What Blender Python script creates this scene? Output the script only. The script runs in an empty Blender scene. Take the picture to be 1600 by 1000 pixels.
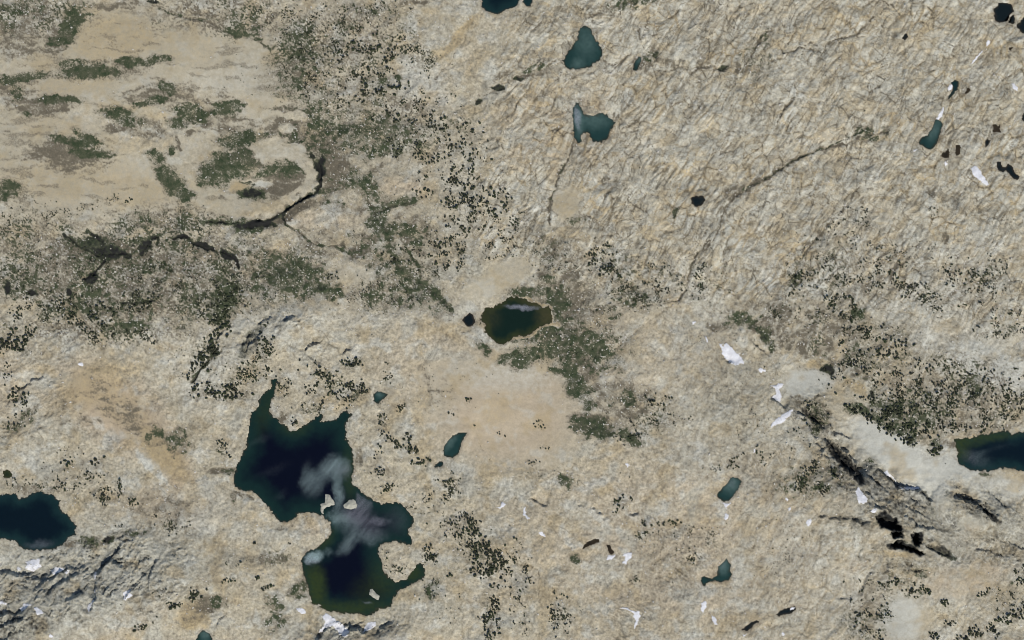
import bpy, math, random
import numpy as np

# ------------------------------------------------------------------ camera, sky, sun
# world metres = photograph metres: x to the east (right), y to the north (up), origin under the camera
sc = bpy.context.scene
cam_data = bpy.data.cameras.new("camera")
cam_data.sensor_width = 36.0
cam_data.lens = 90.0
cam_data.clip_start = 10.0
cam_data.clip_end = 60000.0
cam = bpy.data.objects.new("camera", cam_data)
cam.location = (0.0, 0.0, 4000.0)
cam.rotation_euler = (0.0, 0.0, 0.0)
sc.collection.objects.link(cam)
sc.camera = cam

SUN_EL, SUN_AZ = 52.0, 157.0          # azimuth clockwise from north
world = bpy.data.worlds.new("World")
sc.world = world
world.use_nodes = True
wn = world.node_tree
wn.nodes.clear()
sky = wn.nodes.new("ShaderNodeTexSky")
sky.sky_type = 'NISHITA'
sky.sun_disc = False
sky.sun_elevation = math.radians(SUN_EL)
sky.sun_rotation = math.radians(SUN_AZ)
sky.altitude = 3000
bg = wn.nodes.new("ShaderNodeBackground")
bg.inputs[1].default_value = 0.10
wo = wn.nodes.new("ShaderNodeOutputWorld")
wn.links.new(sky.outputs[0], bg.inputs[0])
wn.links.new(bg.outputs[0], wo.inputs[0])

sun_data = bpy.data.lights.new("sun", 'SUN')
sun_data.energy = 3.6
sun_data.angle = math.radians(0.5)
sun_data.color = (1.0, 0.955, 0.885)
sun = bpy.data.objects.new("sun", sun_data)
sun.rotation_euler = (math.radians(90 - SUN_EL), 0.0, math.radians(180 - SUN_AZ))
sun.location = (500, -1200, 1800)
sc.collection.objects.link(sun)
sc.cycles.pixel_filter_type = 'BLACKMAN_HARRIS'
sc.cycles.filter_width = 1.05
sc.view_settings.view_transform = 'Standard'
sc.view_settings.look = 'None'
sc.view_settings.exposure = 0.0
sc.view_settings.gamma = 1.0
sc.view_settings.use_curve_mapping = False

rng = np.random.default_rng(7)
random.seed(7)
F = np.float32

# ------------------------------------------------------------------ numpy noise
class Perlin:
    def __init__(self, seed):
        r = np.random.default_rng(seed)
        p = r.permutation(256)
        self.p = np.concatenate([p, p]).astype(np.int32)
        a = r.random(256) * 2 * np.pi
        self.gx = np.cos(a).astype(F)
        self.gy = np.sin(a).astype(F)
    def __call__(self, x, y):
        xi = np.floor(x).astype(np.int32); yi = np.floor(y).astype(np.int32)
        fx = (x - xi).astype(F); fy = (y - yi).astype(F)
        xi &= 255; yi &= 255
        u = fx * fx * fx * (fx * (fx * 6 - 15) + 10)
        v = fy * fy * fy * (fy * (fy * 6 - 15) + 10)
        p, gx, gy = self.p, self.gx, self.gy
        x1 = (xi + 1) & 255; y1 = (yi + 1) & 255
        a, b = p[xi], p[x1]
        def g(h, dx, dy): return gx[h] * dx + gy[h] * dy
        n00 = g(p[a + yi], fx, fy); n10 = g(p[b + yi], fx - 1, fy)
        n01 = g(p[a + y1], fx, fy - 1); n11 = g(p[b + y1], fx - 1, fy - 1)
        x0 = n00 + u * (n10 - n00); x2 = n01 + u * (n11 - n01)
        return (x0 + v * (x2 - x0)) * 1.5          # about -1..1
NZ = [Perlin(100 + i) for i in range(24)]
def worley(x, y, seed, jit=.9):
    """cells of rock: edge distance (F2-F1), a value per cell and a tilt per cell"""
    xi = np.floor(x).astype(np.int32); yi = np.floor(y).astype(np.int32)
    f1 = np.full(x.shape, 9, F); f2 = np.full(x.shape, 9, F); val = np.zeros(x.shape, F); tilt = np.zeros(x.shape, F)
    r = np.random.default_rng(seed); tb = r.random((5, 4096)).astype(F)
    for a in (-1, 0, 1):
        for b in (-1, 0, 1):
            h = ((xi + a) * 7919 + (yi + b) * 104729 + seed * 31) & 4095
            h = (h * 1103 + 331) & 4095
            dx = x - (xi + a + .5 + jit * (tb[0][h] - .5)); dy = y - (yi + b + .5 + jit * (tb[1][h] - .5))
            d = np.sqrt(dx * dx + dy * dy).astype(F)
            m = d < f1
            f2 = np.where(m, f1, np.minimum(f2, d)); f1 = np.where(m, d, f1)
            val = np.where(m, tb[2][h], val)
            tilt = np.where(m, (tb[3][h] - .5) * dx + (tb[4][h] - .5) * dy, tilt)
    return f2 - f1, val - .5, tilt
def fbm(i, x, y, octs=3):
    s = 0; a = 1.0; t = 0
    for k in range(octs):
        s = s + a * NZ[(i + k) % 24](x * 2 ** k + 13.7 * k, y * 2 ** k + 7.1 * k); t += a; a *= 0.55
    return s / t
def sstep(a, b, x):
    t = np.clip((x - a) / (b - a), 0, 1)
    return t * t * (3 - 2 * t)

# ------------------------------------------------------------------ small parsing helpers
def T(x0, y0, s, k=0.25):
    return [(x0 + float(a.split(',')[0]) * k, y0 + float(a.split(',')[1]) * k) for a in s.split()]
def sdf_poly(X, Y, pts):
    """positive inside"""
    d = np.full(X.shape, 1e9, F); inside = np.zeros(X.shape, bool)
    n = len(pts)
    for i in range(n):
        ax, ay = pts[i]; bx, by = pts[(i + 1) % n]
        ex, ey = bx - ax, by - ay
        t = np.clip(((X - ax) * ex + (Y - ay) * ey) / (ex * ex + ey * ey + 1e-9), 0, 1)
        d = np.minimum(d, (X - ax - t * ex) ** 2 + (Y - ay - t * ey) ** 2)
        if ay != by:
            c = ((ay > Y) != (by > Y)) & (X < ex * (Y - ay) / ey + ax)
            inside ^= c
    d = np.sqrt(d)
    return np.where(inside, d, -d)

# ------------------------------------------------------------------ DATA: lakes and ponds (photograph pixels)
D_BLUE = ((0.0025, 0.0035, 0.010), (0.008, 0.026, 0.022), 38)   # deep, shallow, depth scale
D_TEAL = ((0.003, 0.009, 0.014), (0.010, 0.030, 0.030), 22)
D_GREY = ((0.016, 0.044, 0.040), (0.016, 0.034, 0.028), 5)
D_GREEN = ((0.007, 0.018, 0.012), (0.030, 0.038, 0.014), 14)
D_DARK = ((0.007, 0.012, 0.013), (0.018, 0.020, 0.018), 5)
D_BROWN = ((0.020, 0.016, 0.010), (0.040, 0.030, 0.018), 5)
big = ("428,591 433,591 431,610 428,618 424,625 422.5,645 426,653 431,652 435,655 438,661 445,665 450,670 455,673 462,672 472,667 482,660 490,655 495,649 "
       "503,647 504,652 501,659 512,657 525,656 533,645 540,641 549,645 549,650 540,662 541,675 540,685 545,692 551,703 551,715 553,737 549,750 551,757 562,765 575,777 589,784 600,787 "
       "610,786 620,785 629,789 635,796 640,803 646,810 644,820 638,827 640,837 645,844 643,849 634,852 625,847 615,846 605,848 595,850 591,860 593,868 597,882 "
       "600,892 607,902 617,910 626,907 635,905 640,898 647,890 649,884 652,881 661,882 663,888 664,900 659,906 650,910 638,916 625,922 617,930 610,947 600,950 590,952 579,962 "
       "560,959 547,960 536,957 525,956 510,955 500,947 487,942 484,930 481,920 475,900 472,887 471,875 477,865 485,859 495,856 510,842 519,830 "
       "515,817 505,807 497,803 487,801 476,801 467,802 457,810 452,815 447,817 437,815 425,800 412,785 402,772 392,768 380,766 367,762 366,750 366,738 370,725 377,712 385,698 "
       "387,675 389,660 392,650 392,643 400,641 403,632 405,625 415,612 422,607 425,602 424,597 425,592")
LAKES = [
 ("lake", "largest lake, dark blue with three islets and a narrow middle", D_BLUE, T(0, 0, big, 1.0)),
 ("lake", "dark lake running out of the left edge above the grey cliffs", D_TEAL, T(0, 750, "-200,95 0,95 50,85 100,80 110,115 160,110 200,85 250,70 330,95 370,130 375,180 430,230 480,290 470,340 420,370 390,410 320,435 200,440 150,430 90,380 0,370 -200,370")),
 ("lake", "teal lake running out of the right edge below the pale scree", D_TEAL, T(1200, 500, "1170,765 1160,740 1200,742 1250,738 1340,715 1440,700 1500,690 1530,715 1600,695 1800,700 1800,960 1600,950 1540,930 1450,930 1380,945 1260,940 1200,900 1175,860 1190,830 1175,790")),
 ("pond", "dark green pond in the centre with a sandy right rim", D_GREEN, T(720, 440, "290,370 300,350 430,320 560,260 610,205 650,190 720,195 800,225 870,245 960,268 1010,295 1060,330 1110,325 1150,315 1180,350 1185,420 1190,480 1170,540 1100,565 1020,600 940,660 880,700 800,712 720,722 690,730 640,775 580,805 510,825 480,800 430,770 380,730 320,670 310,600 320,550 270,520 250,490 285,460 280,400", 0.12)),
 ("pond", "tiny dark pond beside the left shore of the central green pond", D_DARK, T(720, 440, "40,450 90,430 120,400 160,440 165,480 190,520 160,570 100,600 60,560 20,510", 0.12)),
 ("pond", "triangular teal pond near the top edge", D_GREY, T(800, 0, "455,158 490,180 520,240 555,290 567,350 530,392 480,420 400,437 330,425 318,380 345,330 380,290 410,230 430,180")),
 ("pond", "teal pond with a pale curved left arm below the triangular pond", D_GREY, T(800, 0, "378,670 395,650 410,645 435,680 450,710 480,725 530,722 560,700 600,720 642,760 622,810 600,860 560,887 510,885 485,850 470,830 440,835 430,885 410,890 390,850 375,790")),
 ("pond", "small slate pool in the dark marshy hollow right of the triangular pond", D_GREY, T(800, 0, "757,440 760,400 775,375 800,355 812,365 800,398 788,430 775,442")),
 ("pond", "dark pond cut by the top edge above the ochre gully", D_TEAL, T(400, -10, "1410,80 1440,110 1510,130 1560,100 1600,90 1630,80 1650,40 1640,-60 1420,-60")),
 ("pond", "tiny dark pool at the top edge beside the larger cut pond", D_TEAL, T(800, 0, "65,10 75,-30 130,-30 128,15 115,40 90,40")),
 ("pond", "rounded dark green pond in the top right corner", D_DARK, T(1440, 0, "1140,120 1190,90 1200,45 1260,40 1320,36 1350,55 1410,70 1440,150 1445,185 1380,240 1360,290 1335,340 1240,355 1160,335 1135,280 1140,220 1130,180", 0.1)),
 ("pond", "tiny dark pool touching the lower right of the rounded pond", D_DARK, T(1440, 0, "1345,355 1370,300 1400,250 1440,220 1465,280 1465,360 1420,372", 0.1)),
 ("pond", "dark pond cut by the right edge near the top right corner", D_DARK, T(1440, 0, "1485,375 1530,355 1570,300 1600,270 1700,280 1700,520 1580,515 1540,460 1490,430", 0.1)),
 ("pond", "small dark pool on the slabs left of the topmost snow streak", D_DARK, T(1200, 0, "838,240 850,212 868,205 877,235 852,252")),
 ("pond", "thin pond with a snow patch on its left bank", D_TEAL, T(1200, 0, "1140,515 1165,500 1192,505 1185,560 1150,600 1130,622 1128,600 1148,575 1160,545")),
 ("pond", "brown pool right of the thin snow banked pond", D_BROWN, T(1200, 0, "1228,590 1235,570 1255,545 1267,567 1245,580")),
 ("pond", "teal pond at the foot of a long snow streak", D_GREY, T(1200, 0, "1045,750 1070,745 1095,775 1075,840 1052,900 1020,935 990,930 950,900 945,890 960,855 1000,845 1030,790")),
 ("pond", "small dark cross shaped pool near the right edge", D_BROWN, T(1200, 0, "1405,775 1425,775 1432,795 1455,775 1450,800 1457,828 1430,822 1402,828 1412,805")),
 ("pond", "small slate pool below the cross shaped pool", D_DARK, T(1200, 0, "1355,880 1375,868 1392,880 1378,910 1360,922")),
 ("pond", "left one of two brown pools below the teal snow foot pond", D_BROWN, T(1200, 0, "1085,960 1105,950 1130,925 1137,950 1132,985 1105,988 1085,975")),
 ("pond", "right one of two brown pools below the teal snow foot pond", D_BROWN, T(1200, 0, "1178,905 1198,902 1206,930 1200,955 1178,978 1170,960")),
 ("pond", "tiny brown pool near the right edge above the snow spot", D_BROWN, T(1200, 0, "1510,300 1528,290 1532,300 1520,322 1508,312")),
 ("pond", "small dark pool cut by the right edge", D_DARK, T(1200, 0, "1583,740 1605,700 1680,700 1680,760 1600,755")),
 ("pond", "jagged black green pool right of the upper snow patch", D_DARK, T(1200, 250, "1425,10 1455,8 1465,45 1485,45 1500,22 1530,45 1540,75 1575,105 1562,125 1530,118 1515,95 1490,70 1465,80 1435,60")),
 ("pond", "tiny black round pool among the slabs right of centre", D_DARK, T(800, 250, "1118,235 1150,225 1190,222 1212,250 1182,285 1145,293 1120,268")),
 ("pond", "small blue pool between the large lake and the sandy basin", D_GREY, T(400, 500, "733,465 760,445 800,450 820,470 795,495 758,524 733,505")),
 ("pond", "drop shaped teal pool at the lower left of the sandy basin", D_GREY, T(400, 500, "1168,810 1190,765 1230,720 1280,700 1322,703 1290,760 1270,830 1232,862 1175,850")),
 ("pond", "tiny dark pool below the drop shaped teal pool", D_TEAL, T(400, 500, "1110,922 1120,905 1150,885 1170,888 1168,915")),
 ("pond", "oval slate pond with snow patches below it", D_GREY, T(800, 750, "1280,88 1310,55 1350,15 1365,-15 1410,-16 1442,10 1395,90 1360,130 1320,135 1285,112")),
 ("pond", "crooked slate pond in the lower right with a dark arm", D_GREY, T(800, 750, "1340,492 1372,530 1360,570 1378,590 1355,628 1310,642 1268,628 1215,650 1200,668 1180,630 1185,605 1205,603 1250,618 1285,590 1290,545")),
 ("pond", "small dark pool with a thin tail near the bottom edge", D_DARK, T(800, 750, "1433,935 1470,905 1500,885 1545,878 1550,888 1510,905 1490,930 1470,945")),
 ("pond", "small dark pool with an ice sheet near the bottom edge", D_DARK, T(1200, 750, "50,842 80,815 130,800 170,788 178,808 150,832 120,842 70,852")),
 ("pond", "blue pool cut by the bottom edge", D_GREY, T(0, 750, "1215,1010 1240,965 1270,935 1300,950 1325,980 1335,1080 1215,1080")),
 ("pond", "tiny green pool near the left edge above the dark lake", D_GREEN, T(0, 500, "15,945 40,932 65,945 78,970 60,990 22,985")),
 ("pond", "dark brown sickle shaped pool left of a snow patch", D_BROWN, T(800, 750, "430,437 455,405 480,383 520,368 550,372 545,388 490,412")),
 ("pond", "small brown pool touching a snow patch below centre", D_BROWN, T(800, 750, "588,405 618,408 622,435 640,455 620,466 605,455 600,430")),
]
ISLETS = [
 ("small rocky islet, left one in the narrows of the large lake", T(460, 740, "210,140 240,145 265,185 272,212 240,222 215,232 198,240 195,275 182,268 176,205 208,198", 0.23)),
 ("tan rocky islet, right one in the narrows of the large lake", T(460, 740, "335,215 370,180 400,175 430,210 420,235 385,243 340,236", 0.23)),
 ("lone pale islet in the southern part of the large lake", T(460, 740, "512,788 530,782 555,815 577,832 570,862 548,850 510,825", 0.23)),
]
# sun glitter painted pale on wind-ruffled water: cx cy rx ry angle strength
WIND_GLITTER = """525 730 20 16 0 .8;508 742 28 14 25 .5;486 758 16 18 0 .45;528 770 22 7 90 .95;425 735 32 8 22 .12;402 690 28 7 25 .14;440 772 14 7 40 .14;478 740 10 20 -20 .25
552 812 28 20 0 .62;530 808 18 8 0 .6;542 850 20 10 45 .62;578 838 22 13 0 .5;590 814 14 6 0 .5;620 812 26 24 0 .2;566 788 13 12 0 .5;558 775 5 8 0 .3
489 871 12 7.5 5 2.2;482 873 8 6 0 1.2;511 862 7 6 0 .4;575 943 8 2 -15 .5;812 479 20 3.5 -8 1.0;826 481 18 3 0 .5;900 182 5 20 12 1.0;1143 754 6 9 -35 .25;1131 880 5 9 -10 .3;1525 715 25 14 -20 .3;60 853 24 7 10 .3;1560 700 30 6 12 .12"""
SHALLOW = """1498 702 14 18 0 .8;640 890 14 14 0 .5;560 950 60 9 0 .5;600 905 20 30 30 .4;415 640 12 40 -15 .35;1143 757 12 14 -35 1;1131 884 9 12 -10 1.1;703 692 6 14 -35 .8;1459 203 8 16 -20 .9;917 66 16 24 0 .7;927 186 28 14 0 .8;903 190 7 26 10 1;594 618 6 5 0 .8;1003 92 7 9 -40 .8;1471 14 12 10 0 .3;320 992 8 8 0 1;495 922 13 30 0 1;488 895 16 14 0 .6;577 925 26 22 0 .35;852 494 13 14 0 1;838 474 20 8 -10 .7;765 495 16 18 0 .35;460 668 20 12 0 .4;545 740 9 40 0 .5;1540 684 50 8 8 .7;530 950 50 10 0 .4
850 600 1 1 0 0;903 100 9 8 0 .9;425 700 1 1 0 0;648 896 14 12 0 .6;508 845 8 20 -40 .6"""

# ------------------------------------------------------------------ DATA: snow
SNOW = [
 ("large oblong snow patch right of centre, biggest on the slope", T(800, 500, "1290,150 1312,150 1320,165 1335,140 1375,172 1400,205 1430,225 1455,275 1425,275 1395,285 1350,262 1310,208 1305,175")),
 ("tiny snow spot above left of the biggest slope patch", T(800, 500, "1206,105 1216,105 1228,138 1218,142")),
 ("tiny snow spot on ochre ground above the biggest slope patch", T(800, 500, "1122,12 1142,5 1148,18 1130,30")),
 ("small ragged snow patch below right of the biggest slope patch", T(800, 500, "1535,308 1555,300 1590,312 1580,325 1568,322 1560,336 1550,325")),
 ("small snow spot on the grey slope above the slate pond", T(800, 500, "1508,806 1522,800 1518,825 1505,834")),
 ("faint small snow spot below the brown heath patch", T(800, 500, "705,898 722,890 735,905 722,922 712,910")),
 ("forked snow patch with a shadowed lower left edge", T(1200, 500, "5,402 25,410 45,408 65,395 98,398 92,415 70,435 85,478 75,515 42,498 20,482 52,462 45,430")),
 ("leaning spindle shaped snow patch below the forked patch", T(1200, 500, "10,655 35,625 60,605 100,580 160,548 135,592 90,640 55,650 20,672")),
 ("narrow snow strip at the foot of the dark ridge top", T(1200, 500, "718,948 745,935 760,960 778,975 800,1000 815,1035 790,1005 765,982 740,972")),
 ("rounded snow patch in the hollow left of the black cliff", T(1200, 750, "525,62 550,33 562,50 580,75 608,112 598,130 580,140 555,135 545,125 538,92")),
 ("small oval snow patch on the tan slope near the bottom right", T(1200, 750, "234,262 245,244 268,240 270,265 255,287 242,280")),
 ("tiny snow spot upper one of the pair right of the slate pond", T(1200, 750, "105,118 120,108 130,122 118,134")),
 ("tiny snow spot lower one of the pair right of the slate pond", T(1200, 750, "122,178 140,170 145,186 130,192")),
 ("thin pale snow smear directly above the black cliff hollows", T(1200, 750, "618,185 640,165 662,172 655,192 635,196")),
 ("thin snow rim along the top of the grey ridge", T(1200, 750, "812,38 835,46 870,40 920,44 950,44 940,58 905,62 862,58 835,58")),
 ("small snow spot near the bottom edge below the icy pool", T(1200, 750, "85,957 95,950 106,955 100,975 90,975")),
 ("white ice sheet lying on the small dark pool", T(1200, 750, "133,822 142,802 158,795 172,794 165,812 148,818")),
 ("small snow patch touching the foot of the oval slate pond", T(800, 750, "1308,140 1340,146 1372,140 1355,158 1340,182 1328,160")),
 ("upright snow patch second below the oval slate pond", T(800, 750, "1328,222 1335,204 1356,218 1352,240 1340,254 1322,240")),
 ("thin crooked snow streak below the sandy basin", T(800, 750, "70,172 84,172 86,212 98,228 112,245 95,242 66,218 72,200")),
 ("small snow patch at the lower end of the crooked streak line", T(800, 750, "165,328 180,322 198,328 206,354 190,354 172,342")),
 ("snow patch touching the small brown pool", T(800, 750, "592,485 605,473 648,466 640,482 620,502 592,502")),
 ("angular snow patch right of the brown pool", T(800, 750, "690,468 702,458 748,453 752,484 725,502 714,526 688,522 692,510 708,500 705,480")),
 ("hooked snow patch in the grey slabs near the bottom", T(800, 750, "670,802 712,794 742,808 770,822 795,820 803,850 788,885 782,905 770,935 765,925 770,880 758,855 762,838 735,818 700,808")),
 ("upper one of two upright snow patches near the bottom centre right", T(800, 750, "1183,765 1195,756 1215,757 1217,795 1205,808 1190,832 1176,805 1183,790")),
 ("lower one of two upright snow patches near the bottom centre right", T(800, 750, "1246,843 1262,850 1278,868 1280,890 1286,906 1262,900 1252,880")),
 ("tiny snow rim below the dark pool with a thin tail", T(800, 750, "1436,960 1450,964 1470,958 1455,976 1446,974")),
 ("small snow patch right of the dark thicket belt", T(400, 750, "1500,172 1530,165 1530,142 1545,134 1562,150 1548,170 1525,180")),
 ("snow spot on the left bank below the green shallows", T(400, 750, "250,802 275,796 305,812 315,832 290,836 262,822")),
 ("large torn snow patch at the south shore of the large lake", T(400, 750, "385,955 400,930 425,905 428,880 412,855 440,830 470,850 500,878 540,900 565,925 585,945 575,968 555,980 525,965 500,930 475,912 440,922 410,950")),
 ("square snow patch right of the torn south shore patch", T(400, 750, "668,952 680,915 700,888 745,886 758,912 735,920 715,935 690,945")),
 ("bright broad snow patch below the dark left lake", T(0, 750, "155,545 165,528 158,510 190,500 240,490 250,505 245,520 262,540 235,560 215,572 180,570 162,558")),
 ("wide snow patch second from the left lake on the cliff top", T(0, 750, "308,562 330,560 350,545 410,550 395,570 365,578 340,592 325,575")),
 ("small faint snow spot on the cliff top left of the bright patch", T(0, 750, "100,548 118,540 135,565 115,568")),
 ("small snow strip right end of the cliff top row", T(0, 750, "408,575 425,560 450,556 440,572 420,588")),
 ("snow patch slanting above the lower left dark cliff", T(0, 750, "128,800 150,785 160,765 190,762 212,770 190,785 165,802 145,815")),
 ("snow patch right of the slanting patch at lower left", T(0, 750, "228,790 250,785 270,798 298,820 270,832 250,830")),
 ("thin upright snow sliver at the head of the black crack", T(0, 750, "598,570 608,572 606,602 600,612 596,595")),
 ("short snow sliver half way down the black crack", T(0, 750, "602,675 616,670 614,695 606,705 600,690")),
 ("long snow sliver at the foot of the black crack", T(0, 750, "560,775 588,748 600,730 606,745 590,775 572,815 565,800")),
 ("ragged snow patch among the cracks right of the black crack", T(0, 750, "780,700 800,682 830,676 826,696 845,715 812,730 800,742 785,735 788,715")),
 ("faint snow spot near the bottom edge at lower left", T(0, 750, "320,955 335,950 348,965 340,980 325,975")),
 ("pale snow smear at the left edge near the bottom", T(0, 750, "-10,750 20,752 50,765 45,778 20,772 -10,770")),
 ("short snow streak below the top right ponds", T(1200, 0, "1362,285 1370,255 1378,248 1387,256 1382,275 1370,292")),
 ("long thin snow streak leaning down from the short streak", T(1200, 0, "1268,395 1285,372 1310,345 1340,312 1346,318 1332,340 1305,368 1280,398")),
 ("white snow patch on the left bank of the thin pond", T(1200, 0, "1122,552 1130,530 1148,524 1156,540 1150,560 1130,566")),
 ("narrow snow streak running into the teal pond", T(1200, 0, "1052,745 1065,720 1080,690 1092,670 1102,668 1095,700 1085,728 1070,745")),
 ("tiny snow spot left below the teal snow foot pond", T(1200, 0, "905,940 920,932 936,934 925,946 910,950")),
 ("small snow patch near the right edge beside a black pool", T(1200, 0, "1524,520 1538,518 1552,535 1566,550 1560,570 1545,565 1530,552")),
 ("torn snow patch left of the jagged black green pool", T(1200, 250, "1268,52 1285,38 1308,38 1320,60 1336,80 1342,98 1372,135 1377,160 1355,155 1322,128 1300,112 1285,100 1272,75")),
 ("tiny upright snow spot left of the torn right patch", T(1200, 250, "1104,15 1114,2 1124,22 1118,38 1106,40")),
 ("lone white snow spot on the grey slope at the left", T(0, 500, "486,272 500,264 516,264 522,280 508,292 494,286")),
]

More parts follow.
